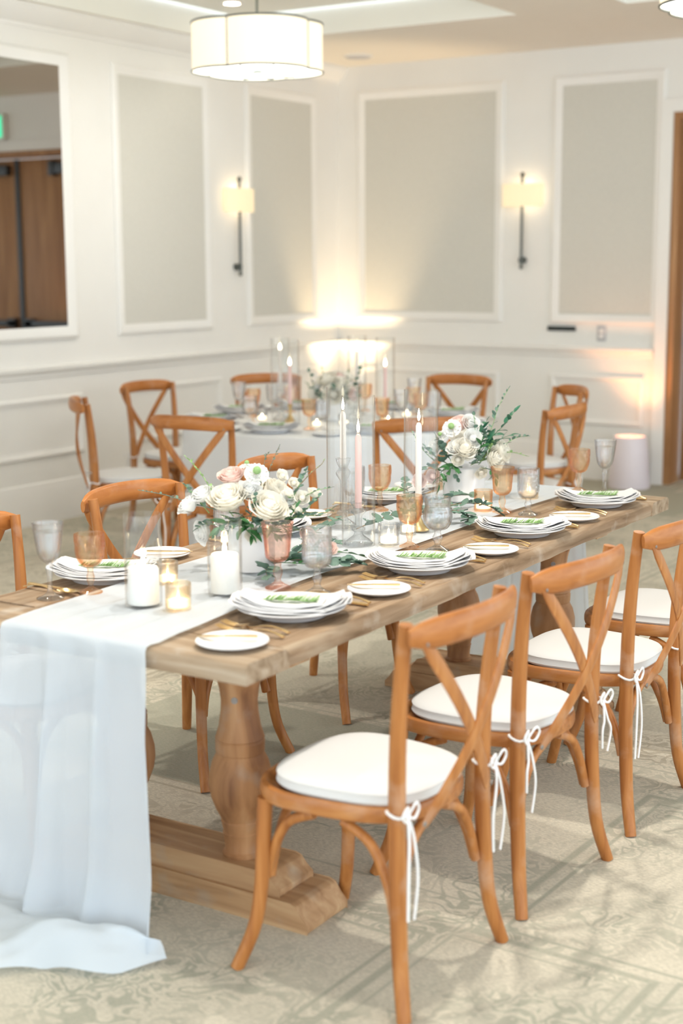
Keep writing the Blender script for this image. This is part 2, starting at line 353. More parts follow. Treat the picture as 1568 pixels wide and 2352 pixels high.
# ceiling with recessed trays
xs = [-6.9, -6.46, -4.24, -3.50, -1.28, -0.54, 1.68, 3.0]
ys = [-2.5, -0.6, 1.9, 2.9, 4.9, 5.75, 8.88, 10.7]
cb = MB(); tb = MB()
for i in range(len(xs)-1):
    for j in range(len(ys)-1):
        x0, x1, y0, y1 = xs[i], xs[i+1], ys[j], ys[j+1]
        if i in (1, 3, 5) and j == 5:
            tb.add([(x0+0.02, y0, ZT), (x1-0.02, y0, ZT), (x1-0.02, y1-0.02, ZT), (x0+0.02, y1-0.02, ZT)], [(0, 1, 2, 3)])
            tb.add([(x0, y0, ZC), (x1, y0, ZC), (x1, y1, ZC), (x0, y1, ZC), (x0, y0, ZT+0.01), (x1, y0, ZT+0.01), (x1, y1, ZT+0.01), (x0, y1, ZT+0.01)],
                   [(0, 1, 5, 4), (1, 2, 6, 5), (2, 3, 7, 6), (3, 0, 4, 7)])
        else:
            cb.add([(x0, y0, ZC), (x1, y0, ZC), (x1, y1, ZC), (x0, y1, ZC)], [(0, 1, 2, 3)])
ceiling = struct('ceiling', cb, M['ceil'], smooth=False)
tb.build('ceiling_tray', M['tray'], ceiling, smooth=False)

wl = struct('wall_left', MB().box(XL-0.2, XL, -2.5, 10.7, 0, ZC), M['paint'], smooth=False)
DX0, DX1, DZ = -3.73, -1.80, 2.71
wb = struct('wall_back', MB().box(XL, DX0, YB, YB+0.12, 0, ZC).box(DX0, DX1, YB, YB+0.12, DZ, ZC).box(DX1, 3.0, YB, YB+0.12, 0, ZC), M['paint'], smooth=False)

def wall_frame(axis, a0, a1, z0, z1, wdt, dep, parent, name, off=0.0, mat='trim'):
    """rectangular moulding on a wall: axis 'l' = left wall (a is y), 'b' = back wall (a is x)"""
    prof = [(0, 0), (0, dep*0.55), (wdt*0.25, dep), (wdt*0.55, dep*0.85), (wdt*0.8, dep*0.4), (wdt, dep*0.3), (wdt, 0)]
    V = []; F = []; n = len(prof)
    for (sa, sz) in ((0, 0), (1, 0), (1, 1), (0, 1)):
        for (p, d) in prof:
            a = a0+p if sa == 0 else a1-p; z = z0+p if sz == 0 else z1-p
            V.append((XL+off+d, a, z) if axis == 'l' else (a, YB-off-d, z))
    for c in range(4):
        for i in range(n-1):
            q = (c+1) % 4
            F.append((c*n+i, q*n+i, q*n+i+1, c*n+i+1))
    return MB().add(V, F).build(name, M[mat], parent, sharp=25)
def fabric(axis, a0, a1, z0, z1, parent):
    b = MB().box(XL, XL+0.006, a0, a1, z0, z1) if axis == 'l' else MB().box(a0, a1, YB-0.006, YB, z0, z1)
    return b.build('fabric_panel', M['fabric_panel'], parent, smooth=False)
PZ0, PZ1 = 1.245, 2.90
for a0, a1 in ((7.71, 8.63), (9.22, 10.05), (3.9, 5.0)):
    fabric('l', a0, a1, PZ0, PZ1, wl); wall_frame('l', a0-0.07, a1+0.07, PZ0-0.07, PZ1+0.07, 0.072, 0.022, wl, 'panel_moulding')
for a0, a1 in ((-6.335, -5.15), (-4.60, -3.86)):
    fabric('b', a0, a1, PZ0+0.01, PZ1+0.05, wb); wall_frame('b', a0-0.07, a1+0.07, PZ0-0.06, PZ1+0.12, 0.072, 0.022, wb, 'panel_moulding')
# chair rail, wainscot panels, base, crown
def rail(axis, a0, a1, prof, name, parent):
    V = []; F = []; n = len(prof)
    for a in (a0, a1):
        for d, z in prof: V.append((XL+d, a, z) if axis == 'l' else (a, YB-d, z))
    for i in range(n-1): F.append((i, n+i, n+i+1, i+1))
    F.append(tuple(range(n))); F.append(tuple(range(2*n-1, n-1, -1)))
    return MB().add(V, F).build(name, M['trim'], parent, sharp=25)
RAIL = [(0, 0.935), (0.012, 0.94), (0.018, 0.965), (0.040, 0.985), (0.045, 1.005), (0.035, 1.012), (0, 1.012)]
CROWN = [(0, 3.09), (0.015, 3.09), (0.02, 3.11), (0.05, 3.13), (0.09, 3.18), (0.10, 3.20), (0.10, ZC), (0, ZC)]
BASE = [(0, 0), (0.022, 0), (0.022, 0.20), (0.014, 0.235), (0.010, 0.26), (0, 0.27)]
rail('l', -2.5, YB, RAIL, 'chair_rail', wl); rail('b', XL, -3.83, RAIL, 'chair_rail', wb); rail('b', -1.70, 3.0, RAIL, 'chair_rail', wb)
rail('l', -2.5, YB, CROWN, 'crown_moulding', wl)
for nm, ax, a0, a1 in (('baseboard_left', 'l', -2.5, YB), ('baseboard_back', 'b', XL, -3.83)):
    o = rail(ax, a0, a1, BASE, nm, None); o['kind'] = 'structure'
for a0, a1 in ((5.45, 7.26), (7.72, 8.80), (9.2, 10.12), (3.9, 5.0)):
    wall_frame('l', a0, a1, 0.425, 0.815, 0.05, 0.022, wl, 'wainscot_moulding')
for a0, a1 in ((-6.38, -5.10), (-4.66, -3.90)):
    wall_frame('b', a0, a1, 0.42, 0.80, 0.05, 0.022, wb, 'wainscot_moulding')
# mirror
mr = thing('wall_mirror', 'large rectangular mirror set in a white moulded frame on the wall', 'mirror', (0, 0, 0))
MB().box(XL, XL+0.012, 5.55, 7.14, 1.255, 2.895).build('mirror_glass', M['silver'], mr, smooth=False)
wall_frame('l', 5.46, 7.23, 1.175, 2.975, 0.092, 0.035, mr, 'mirror_frame')
# wooden double door in a recess
dr = MB()
dr.box(DX0, DX0+0.05, YB-0.01, YB+0.30, 0, DZ).box(DX1-0.05, DX1, YB-0.01, YB+0.30, 0, DZ).box(DX0+0.05, DX1-0.05, YB-0.01, YB+0.30, DZ-0.05, DZ)
door = struct('door_1', dr, M['door'], bevel=0.004)
xm = (DX0+DX1)/2
for x0, x1, hx in ((DX0+0.06, xm-0.004, xm-0.10), (xm+0.004, DX1-0.06, xm+0.10)):
    lf = MB().box(x0, x1, YB+0.20, YB+0.245, 0.01, DZ-0.06).build('door_leaf', M['door'], door, bevel=0.004)
    MB().box(x0+0.06, x1-0.06, YB+0.14, YB+0.17, 1.04, 1.10).box(x0+0.06, x0+0.16, YB+0.14, YB+0.205, 1.02, 1.12).box(x1-0.16, x1-0.06, YB+0.14, YB+0.205, 1.02, 1.12).build('push_bar', M['closer'], lf, bevel=0.004)
    MB().box(x0+0.08, x0+0.42, YB+0.13, YB+0.205, 2.50, 2.60).box(x0+0.38, x0+0.44, YB+0.12, YB+0.205, 2.48, 2.62).build('door_closer', M['closer'], lf, bevel=0.006)
MB().box(xm-0.03, xm+0.03, YB+0.185, YB+0.20, 0.01, DZ-0.06).build('meeting_stile', M['closer'], door, bevel=0.003)
cs = MB().box(DX0-0.09, DX0, YB-0.03, YB, 0, DZ+0.09).box(DX1, DX1+0.09, YB-0.03, YB, 0, DZ+0.09).box(DX0, DX1, YB-0.03, YB, DZ, DZ+0.09)
o = struct('trim_1', cs, M['trim'], smooth=False)
ex = thing('exit_sign', 'glowing green exit sign above the wooden double door', 'sign', (xm+0.08, YB, 2.94))
MB().box(-0.17, 0.17, -0.06, 0, -0.12, 0.12).build('sign_housing', M['trim'], ex, bevel=0.006)
MB().box(-0.15, 0.15, -0.066, -0.06, -0.10, 0.10).build('sign_face', M['exit'], ex, smooth=False)
# small wall fittings
t = MB().box(-4.685, -4.455, YB-0.02, YB, 1.13, 1.165).build('wall_control', M['black'], None, bevel=0.004); tag(t, 'narrow black wall control strip above the chair rail', 'control')
sw = thing('light_switch', 'small grey light switch plate on the wall near the door', 'switch', (-4.245, YB, 1.115))
MB().box(-0.036, 0.036, -0.008, 0, -0.058, 0.058).build('switch_plate', M['grey'], sw, bevel=0.003)
for dz in (-0.02, 0.02): MB().box(-0.016, 0.016, -0.014, -0.008, dz-0.014, dz+0.014).build('rocker', M['trim'], sw, bevel=0.002)
# ceiling fixtures
for i, (x, y, z) in enumerate(DOWNLIGHTS):
    zz = ZT if i == 3 else ZC
    d = thing('downlight', 'recessed downlight glowing in the ceiling tray above the corner' if i == 3 else 'recessed ceiling downlight with a white ring', 'light', (x, y, zz), group=None if i == 3 else 'recessed downlights')
    MB().lathe([(0.055, -0.003), (0.085, -0.006), (0.09, -0.001), (0.09, 0.0)], 28).build('trim_ring', M['trim'], d)
    MB().lathe([(0.0, 0.004), (0.055, 0.004), (0.057, -0.003)], 28).build('lens', M['bulb'], d)
sm = thing('ceiling_speaker', 'round white ceiling disc near the room corner', 'speaker', (-6.08, 9.93, ZC))
MB().lathe([(0.105, 0), (0.10, -0.012), (0.085, -0.02), (0.0, -0.022)], 32).build('grille', M['grey'], sm)
MB().lathe([(0.118, 0), (0.118, -0.008), (0.105, -0.012), (0.105, 0)], 32).build('rim', M['trim'], sm)

# ------------------------------------------------------------------ chandeliers
def quatrefoil(R, n=96, dip=0.13, rot=0.0):
    out = []
    for i in range(n):
        t = 2*PI*i/n; a = abs(((t-rot)/(PI/2)) % 1-0.5)*2      # 1 at cusp
        out.append((R*(1-dip*a**2.2)*math.cos(t), R*(1-dip*a**2.2)*math.sin(t)))
    return out
def chandelier(loc, label):
    c = thing('chandelier', label, 'chandelier', loc)
    rot = math.radians(57.8+37+180)          # cusps as seen in the photograph
    H = 0.275; q = quatrefoil(0.39, rot=rot); n = len(q)
    qi = quatrefoil(0.386, rot=rot)
    m = MB(); V = [(x, y, 0) for x, y in q]+[(x, y, H) for x, y in q]+[(x, y, H) for x, y in qi]+[(x, y, 0) for x, y in qi]
    m.add(V, [(k*n+i, k*n+(i+1) % n, ((k+1) % 4)*n+(i+1) % n, ((k+1) % 4)*n+i) for k in range(4) for i in range(n)])
    m.build('lamp_shade', M['shade'], c)
    for z in (0.0, H):
        MB().tube([(x*1.003, y*1.003, z) for x, y in q]+[(q[0][0]*1.003, q[0][1]*1.003, z)], 0.006, 6).build('shade_rim', M['bronze'], c)
    for k in range(4):
        a = rot+k*PI/2; r = 0.39*(1-0.13)
        MB().tube([(r*math.cos(a), r*math.sin(a), 0), (r*math.cos(a), r*math.sin(a), H)], 0.006, 6).build('shade_rib', M['bronze'], c)
    MB().prism([(x*0.97, y*0.97) for x, y in q], 0.012, 0.018).build('diffuser', M['diffuser'], c, smooth=False)
    MB().lathe([(0.0, -0.03), (0.03, -0.028), (0.045, -0.012), (0.045, 0.0), (0.02, 0.012), (0, 0.012)], 20).build('hub', M['bronze'], c)
    for k in range(8):
        a = k*PI/4+0.2
        MB().tube([(0.03*math.cos(a), 0.03*math.sin(a), -0.01), (0.14*math.cos(a), 0.14*math.sin(a), -0.018), (0.235*math.cos(a), 0.235*math.sin(a), -0.012), (0.25*math.cos(a), 0.25*math.sin(a), 0.012)], 0.0055, 6).build('arm', M['bronze'], c)
    MB().tube([(0, 0, 0.02), (0, 0, ZT-loc[2]-0.02)], 0.008, 8).build('rod', M['bronze'], c)
    MB().lathe([(0.07, ZT-loc[2]), (0.065, ZT-loc[2]-0.02), (0.0, ZT-loc[2]-0.03)], 24).build('canopy', M['bronze'], c)
    point((loc[0], loc[1], loc[2]-0.10), 20, (1.0, 0.94, 0.85), 0.15)
    point((loc[0], loc[1], loc[2]+H+0.02), 3.0, (1.0, 0.93, 0.80), 0.1)
    return c
chandelier((-5.20, 7.35, 2.775), 'scalloped drum chandelier with dark rims hanging over the round table')
chandelier((-2.19, 7.0, 2.83), 'second scalloped drum chandelier hanging nearer the wooden door')

# ------------------------------------------------------------------ sconces
def sconce(loc, rz, label):
    s = thing('wall_sconce', label, 'sconce', loc, rz)       # local: wall at y=0, room at -y
    W, Hh, D = 0.165, 0.17, 0.11
    out = [(-W, -0.03)]+[(-W*math.cos(PI*k/10), -0.03-(D-0.03)*math.sin(PI*k/10)**0.6) for k in range(1, 10)]+[(W, -0.03)]
    inn = [(x*0.985, y+0.004) for x, y in out]; n = len(out); m = MB()
    V = [(x, y, -Hh/2) for x, y in out]+[(x, y, Hh/2) for x, y in out]+[(x, y, Hh/2) for x, y in inn]+[(x, y, -Hh/2) for x, y in inn]
    F = [(k*n+i, k*n+i+1, ((k+1) % 4)*n+i+1, ((k+1) % 4)*n+i) for k in range(4) for i in range(n-1)]
    m.add(V, F).build('sconce_shade', M['sconce_shade'], s)
    MB().tube([(0, -0.05, -0.55), (0, -0.05, 0.14)], 0.011, 8).build('rod', M['bronze'], s)
    MB().lathe([(0, 0.14), (0.014, 0.14), (0.018, 0.155), (0.010, 0.17), (0, 0.175)], 14, (0, -0.05, 0)).build('finial', M['bronze'], s)
    MB().lathe([(0, -0.56), (0.016, -0.55), (0.012, -0.535), (0, -0.53)], 14, (0, -0.05, 0)).build('lower_finial', M['bronze'], s)
    MB().tube([(0, 0, -0.49), (0, -0.05, -0.49)], 0.026, 14).build('wall_mount', M['bronze'], s)
    MB().tube([(0, 0, -0.02), (0, -0.05, -0.02)], 0.012, 10).build('shade_arm', M['bronze'], s)
    MB().lathe([(0, -0.035), (0.022, -0.02), (0.026, 0.0), (0.018, 0.03), (0, 0.045)], 14, (0.05, -0.055, 0)).build('bulb', M['bulb'], s)
    R = Matrix.Rotation(rz, 3, 'Z')
    p = Vector(loc)+R @ Vector((0.0, -0.055, 0.085)); point(p, 0.34, (1.0, 0.78, 0.48), 0.03)
    p = Vector(loc)+R @ Vector((0.0, -0.055, -0.07)); point(p, 0.14, (1.0, 0.78, 0.48), 0.03)
sconce((-4.90, YB, 2.155), 0, 'lit wall sconce with long dark rod beside the panel near the door')
sconce((XL, 9.0, 2.115), PI/2, 'lit wall sconce with long dark rod on the wall beside the mirror')

# ------------------------------------------------------------------ uplights
def uplight(loc, label, color, power, tilt, size=100):
    u = thing('uplight', label, 'light', loc)
    MB().lathe([(0.15, 0.0), (0.155, 0.01), (0.125, 0.36), (0.118, 0.38), (0.108, 0.38), (0.108, 0.34), (0.0, 0.34)], 36).build('housing', M['can'], u)
    MB().lathe([(0.0, 0.352), (0.06, 0.352), (0.10, 0.345)], 24).build('lens', plain('uplight_lens', (1, 0.9, 0.8), 0.4, emit=color, estr=4), u)
    spot((loc[0], loc[1], 0.39), power, color, math.radians(size), 0.7, 0.05, tilt)
uplight((-3.90, 10.20, 0), 'white cylindrical uplight lit pinkish, washing the wall beside the wooden door', (1.0, 0.40, 0.16), 17, (0.0, 0.05, 1), 104)
uplight((-6.33, 10.18, 0), 'cylindrical uplight glowing in the room corner behind the round table', (1.0, 0.74, 0.44), 85, (-0.05, 0.05, 1), 66)

# ------------------------------------------------------------------ long farm table
TX0, TX1, TY0, TY1, TZ = -2.885, -1.886, 2.583, 5.343, 0.770
rnd = random.Random(3)
def rough_board(x0, x1, y0, y1, z0, z1, along, seed, edge=0.004, seg=14):
    """a board whose long edges wander a little"""
    r = random.Random(seed); m = MB(); V = []
    for i in range(seg+1):
        t = i/seg
        j = [r.uniform(-edge, edge) for _ in range(6)]
        if along == 'y':
            y = lerp(y0, y1, t)
            a = [(x0+j[0], y, z0), (x0+j[1], y, z1-0.012), (x0+0.010, y, z1+j[4]*0.2), (x1-0.010, y, z1+j[5]*0.2), (x1+j[2], y, z1-0.012), (x1+j[3], y, z0)]
        else:
            x = lerp(x0, x1, t)
            a = [(x, y1+j[0], z0), (x, y1+j[1], z1-0.012), (x, y1-0.010, z1+j[4]*0.2), (x, y0+0.010, z1+j[5]*0.2), (x, y0+j[2], z1-0.012), (x, y0+j[3], z0)]
        V += a
    F = []
    for i in range(seg):
        for k in range(6): F.append((i*6+k, i*6+(k+1) % 6, (i+1)*6+(k+1) % 6, (i+1)*6+k))
    F += [tuple(range(5, -1, -1)), tuple(seg*6+k for k in range(6))]
    return m.add(V, F)
table = thing('trestle_table', 'long weathered wooden trestle dining table with turned legs', 'table', (0, 0, 0))
EB = 0.17
np_ = 5; pw = (TX1-TX0)/np_
for i in range(np_):
    outer = 0.006 if i in (0, np_-1) else 0.001
    rough_board(TX0+i*pw+0.0015, TX0+(i+1)*pw-0.0015, TY0+EB+0.001, TY1-EB-0.001, TZ-0.048, TZ-rnd.uniform(0, 0.0015), 'y', 40+i, outer, 26).build('plank', M['table'], table, sharp=50)
for y0, y1, sd in ((TY0, TY0+EB, 60), (TY1-EB, TY1, 61)):
    rough_board(TX0-0.004, TX1+0.004, y0, y1, TZ-0.050, TZ, 'x', sd, 0.005, 14).build('end_board', M['tablex'], table, sharp=50)
BAL = [(0, 0.125), (0.050, 0.125), (0.052, 0.135), (0.044, 0.140), (0.044, 0.160), (0.048, 0.185), (0.050, 0.190), (0.047, 0.193), (0.052, 0.215), (0.054, 0.222), (0.051, 0.226), (0.066, 0.255), (0.079, 0.290), (0.084, 0.320), (0.083, 0.350),
       (0.074, 0.385), (0.062, 0.408), (0.064, 0.411), (0.065, 0.440), (0.062, 0.445), (0.065, 0.449), (0.062, 0.456), (0.055, 0.480), (0.049, 0.520), (0.048, 0.550), (0.052, 0.580), (0.057, 0.600), (0.059, 0.606), (0.057, 0.608), (0.062, 0.613), (0.062, 0.6715), (0, 0.6715)]
def ogee_beam(x0, x1, y0, y1, z0, z1, cut):
    pts = [(x0, z0), (x1, z0), (x1, z0+(z1-z0)*0.30), (x1-cut*0.35, z0+(z1-z0)*0.55), (x1-cut*0.7, z0+(z1-z0)*0.92), (x1-cut, z1), (x0+cut, z1), (x0+cut*0.7, z0+(z1-z0)*0.92), (x0+cut*0.35, z0+(z1-z0)*0.55), (x0, z0+(z1-z0)*0.30)]
    n = len(pts); V = [(x, y0, z) for x, z in pts]+[(x, y1, z) for x, z in pts]
    return MB().add(V, [tuple(range(n)), tuple(range(2*n-1, n-1, -1))]+[(i, (i+1) % n, n+(i+1) % n, n+i) for i in range(n)])
for ty, bx1 in ((2.945, -1.905), (4.93, -1.958)):
    ogee_beam(-2.84, bx1, ty-0.095, ty+0.095, 0.0, 0.070, 0.05).build('base_beam', M['base_wood'], table, sharp=20, bevel=0.004)
    ogee_beam(-2.74, -2.00, ty-0.078, ty+0.078, 0.070, 0.127, 0.05).build('upper_base_beam', M['base_wood'], table, sharp=20, bevel=0.004)
    MB().box(-2.78, -1.98, ty-0.05, ty+0.05, TZ-0.10, TZ-0.0485).build('top_bearer', M['base_wood'], table, bevel=0.004)
    for bx in (-2.17, -2.565):
        b = MB().lathe(BAL, 30, (bx, ty, 0)).build('baluster', M['baluster'], table, sharp=30)
        MB().lathe([(0.0, 0.0), (0.009, 0.0), (0.009, 0.004), (0, 0.004)], 10).build('wood_plug', M['bolt'], b, loc=(bx+0.018, ty-0.0445, 0.560), rot=(PI/2, 0, 0.38))

# ------------------------------------------------------------------ cross-back chairs
def outline(a, bf, bb, n=3.0, k=48):
    """seat outline: a half depth (x), half width bf at front (+x) and bb at back"""
    out = []
    for i in range(k):
        t = 2*PI*i/k; c, s = math.cos(t), math.sin(t)
        x = a*math.copysign(abs(c)**(2/n), c); f = (x/a+1)/2
        y = lerp(bb, bf, smooth01(f))*math.copysign(abs(s)**(2/n), s)
        out.append((x, y))
    return out
def ring_stack(m, rings, cx=0.0):
    """rings: list of (outline, z) joined; first and last capped"""
    n = len(rings[0][0]); V = []; F = []
    for ol, z in rings:
        V += [(x+cx, y, z if not callable(z) else z(x, y)) for x, y in ol]
    for i in range(len(rings)-1):
        for j in range(n):
            k = (j+1) % n; F.append((i*n+j, i*n+k, (i+1)*n+k, (i+1)*n+j))
    F.append(tuple(range(n-1, -1, -1))); F.append(tuple((len(rings)-1)*n+j for j in range(n)))
    return m.add(V, F)
def make_chair():
    c = thing('cross_back_chair', '', 'chair')
    so = lambda s: outline(0.225*s, 0.228*s, 0.195*s, 2.9)
    m = MB(); ring_stack(m, [(so(0.93), 0.418), (so(0.985), 0.422), (so(1.0), 0.432), (so(1.0), 0.448), (so(0.985), 0.457), (so(0.94), 0.460), (so(0.90), 0.452)], 0.016)
    m.build('seat', M['seat_wood'], c, sharp=45)
    for s in (-1, 1):
        # front leg
        P = spline([(0.178, s*0.180, 0.425), (0.182, s*0.185, 0.32), (0.187, s*0.190, 0.20), (0.200, s*0.203, 0.10), (0.232, s*0.232, 0.0)], 5)
        MB().tube(P, [lerp(0.0195, 0.0165, i/(len(P)-1)) for i in range(len(P))], 10).build('front_leg', M['chair'], c, sharp=60)
        # rear leg and post in one bent piece
        P = spline([(-0.238, s*0.238, 0.0), (-0.212, s*0.212, 0.12), (-0.200, s*0.203, 0.28), (-0.196, s*0.200, 0.44), (-0.198, s*0.202, 0.60), (-0.210, s*0.210, 0.76), (-0.228, s*0.218, 0.905)], 5)
        MB().tube(P, [0.0165+0.004*math.sin(PI*min(1, i/(len(P)-1)*1.1)) for i in range(len(P))], 10).build('rear_leg', M['chair'], c, sharp=60)
        # bentwood corner braces
        for nm, P0 in (('side_brace', [(0.182, s*0.172, 0.225), (0.160, s*0.172, 0.30), (0.115, s*0.176, 0.375), (0.04, s*0.180, 0.412)]),
                       ('side_brace', [(-0.182, s*0.190, 0.225), (-0.160, s*0.186, 0.30), (-0.115, s*0.182, 0.375), (-0.04, s*0.180, 0.412)]),
                       ('front_brace', [(0.176, s*0.165, 0.225), (0.172, s*0.145, 0.30), (0.170, s*0.10, 0.375), (0.168, s*0.025, 0.412)]),
                       ('rear_brace', [(-0.190, s*0.182, 0.225), (-0.186, s*0.160, 0.30), (-0.184, s*0.112, 0.375), (-0.182, s*0.035, 0.412)])):
            MB().tube(spline(P0, 5), 0.0125, 8).build(nm, M['chair'], c, sharp=60)
    # curved top rail behind the posts
    P = []
    for i in range(17):
        t = -1+2*i/16
        P.append((-0.250-0.062*(1-t*t), t*0.243, 0.882+0.010*(1-t*t)))
    rr = [0.55, 0.85, 0.97]+[1.0]*11+[0.97, 0.85, 0.55]
    tr = MB().tube(P, rr, 12, flat=(0.013, 0.036)).build('top_rail', M['rail_wood'], c, sharp=60)
    # cross braces
    for s in (-1, 1):
        P = []
        for i in range(15):
            t = i/14
            y = s*lerp(0.212, -0.150, t); z = lerp(0.872, 0.432, t)
            x = -0.268-0.028*math.sin(PI*t)*(1.0 if s > 0 else 0.8)+0.032*t
            if s < 0: x -= 0.013*math.sin(PI*t)
            P.append((x, y, z))
        rr = [0.6, 0.95]+[1.0]*11+[0.95, 0.6]
        b = MB().tube(P, rr, 8, flat=(0.020, 0.0065), upv=(1, 0, 0)).build('cross_brace', M['chair'], c, sharp=60)
        for (bp) in (P[0], P[-1]):
            MB().lathe([(0.0, 0), (0.007, 0), (0.006, 0.003), (0, 0.004)], 10).build('bolt', M['bolt'], b, loc=(bp[0]-0.006, bp[1]-s*0.008, bp[2]-0.006 if bp is P[0] else bp[2]+0.008), rot=(0, -PI/2, 0))
        MB().lathe([(0.0, 0), (0.006, 0), (0.005, 0.003), (0, 0.004)], 10).build('bolt', M['bolt'], tr, loc=(-0.262+0.030, s*0.218, 0.886), rot=(0, PI/2, 0))
    return c
def make_cushion(seed):
    r = random.Random(seed)
    p = thing('seat_cushion', '', 'cushion')
    so = lambda s: outline(0.198*s, 0.208*s, 0.180*s, 3.0, 56)
    zt = lambda h, s: (lambda x, y: 0.462+h+0.004*math.sin(9*x+seed)*math.cos(8*y-seed)*s)
    m = MB(); ring_stack(m, [(so(0.93), 0.4535), (so(0.98), 0.459), (so(1.0), 0.464), (so(1.010), 0.4665), (so(1.0), 0.470), (so(0.998), 0.483), (so(1.008), 0.4865), (so(0.99), 0.4905), (so(0.93), zt(0.0335, 0.3)), (so(0.75), zt(0.039, 1)), (so(0.45), zt(0.041, 1)), (so(0.15), zt(0.041, 0.6))], -0.004)
    m.build('pad', M['cushion'], p, sharp=60)
    for s in (-1, 1):
        px, py, z0 = -0.197, s*0.200, 0.470
        t = MB()
        ringp = [(px+0.024*math.cos(a), py+0.024*math.sin(a), z0+0.004*math.sin(a*2)) for a in [2*PI*k/14 for k in range(15)]]
        t.tube(ringp, 0.0036, 6)
        kx, ky = px-0.030, py+s*0.006
        t.lathe([(0, -0.006), (0.007, -0.003), (0.008, 0.002), (0.004, 0.007), (0, 0.008)], 8, (kx, ky, z0))
        for q in (-1, 1):      # bow loops
            L = r.uniform(0.03, 0.045)
            t.tube(spline([(kx, ky, z0), (kx-0.012, ky+q*L*0.5, z0+0.030), (kx-0.010, ky+q*L, z0+0.012), (kx-0.008, ky+q*L*0.5, z0-0.006), (kx, ky, z0)], 5), 0.0032, 6)
        for q in (-1, 1):      # tails
            Lt = r.uniform(0.13, 0.25); sw = r.uniform(0.004, 0.02)
            t.tube(spline([(kx, ky, z0), (kx-0.010, ky+q*0.010, z0-0.05), (kx-0.012, ky+q*(0.010+sw), z0-Lt*0.6), (kx-0.008, ky+q*(0.008+sw*0.5), z0-Lt)], 6), 0.0034, 6)
        t.build('tie', M['cord'], p, sharp=70)
    return p
chair0 = make_chair(); cush0 = [make_cushion(5), make_cushion(9)]
used = {'chair': False, 0: False, 1: False}
def place(kind, proto, loc, rz, label, group=None):
    if not used[kind]:
        used[kind] = True; o = proto; o.location = loc; o.rotation_euler = (0, 0, rz)
    else: o = copy_tree(proto, None, loc, rz)
    o['label'] = label
    if group: o['group'] = group
    return o
ORD = ['first', 'second', 'third', 'fourth', 'fifth']
A_SIDE = 'long table side away from mirror'; M_SIDE = 'long table mirror side'
chairsR = [(-1.717, 2.850, -0.02), (-1.700, 3.475, -0.09), (-1.682, 4.122, -0.01), (-1.70, 4.775, -0.02)]
for i, (x, y, a) in enumerate(chairsR):
    place('chair', chair0, (x, y, 0), PI+a, '%s cross-back chair from pooled-runner end, %s' % (ORD[i], A_SIDE), 'cross-back chairs at the long table')
    place(i % 2, cush0[i % 2], (x, y, 0), PI+a, 'white cushion on %s chair from pooled-runner end, %s' % (ORD[i], A_SIDE), 'tied seat cushions at the long table')
chairsL = [(-2.965, 2.985, 0.02), (-2.955, 3.755, -0.03), (-2.94, 4.575, -0.02)]
for i, (x, y, a) in enumerate(chairsL):
    place('chair', chair0, (x, y, 0), a, '%s cross-back chair from pooled-runner end, %s' % (ORD[i], M_SIDE), 'cross-back chairs at the long table')
    place((i+1) % 2, cush0[(i+1) % 2], (x, y, 0), a, 'white cushion on %s chair from pooled-runner end, %s' % (ORD[i], M_SIDE), 'tied seat cushions at the long table')
RC = Vector((-4.51, 7.10, 0)); RR = 0.87
RDEG = (0, 44, 88, 141, 178, 224, 273, 319)
RWHO = ['third clockwise from the one nearest the room corner', 'second clockwise from the one nearest the room corner', 'first clockwise from the one nearest the room corner', 'the one nearest the room corner', 'seventh clockwise from the one nearest the room corner', 'sixth clockwise from the one nearest the room corner', 'fifth clockwise from the one nearest the room corner', 'fourth clockwise from the one nearest the room corner']
for k, deg in enumerate(RDEG):
    a = math.radians(deg); d = 1.19
    p = (RC.x+d*math.cos(a), RC.y+d*math.sin(a), 0)
    place('chair', chair0, p, a+PI, 'cross-back chair at round table, '+RWHO[k], 'cross-back chairs at the round table')
    place(k % 2, cush0[k % 2], p, a+PI, 'white cushion on round-table chair, '+RWHO[k], 'tied seat cushions at the round table')

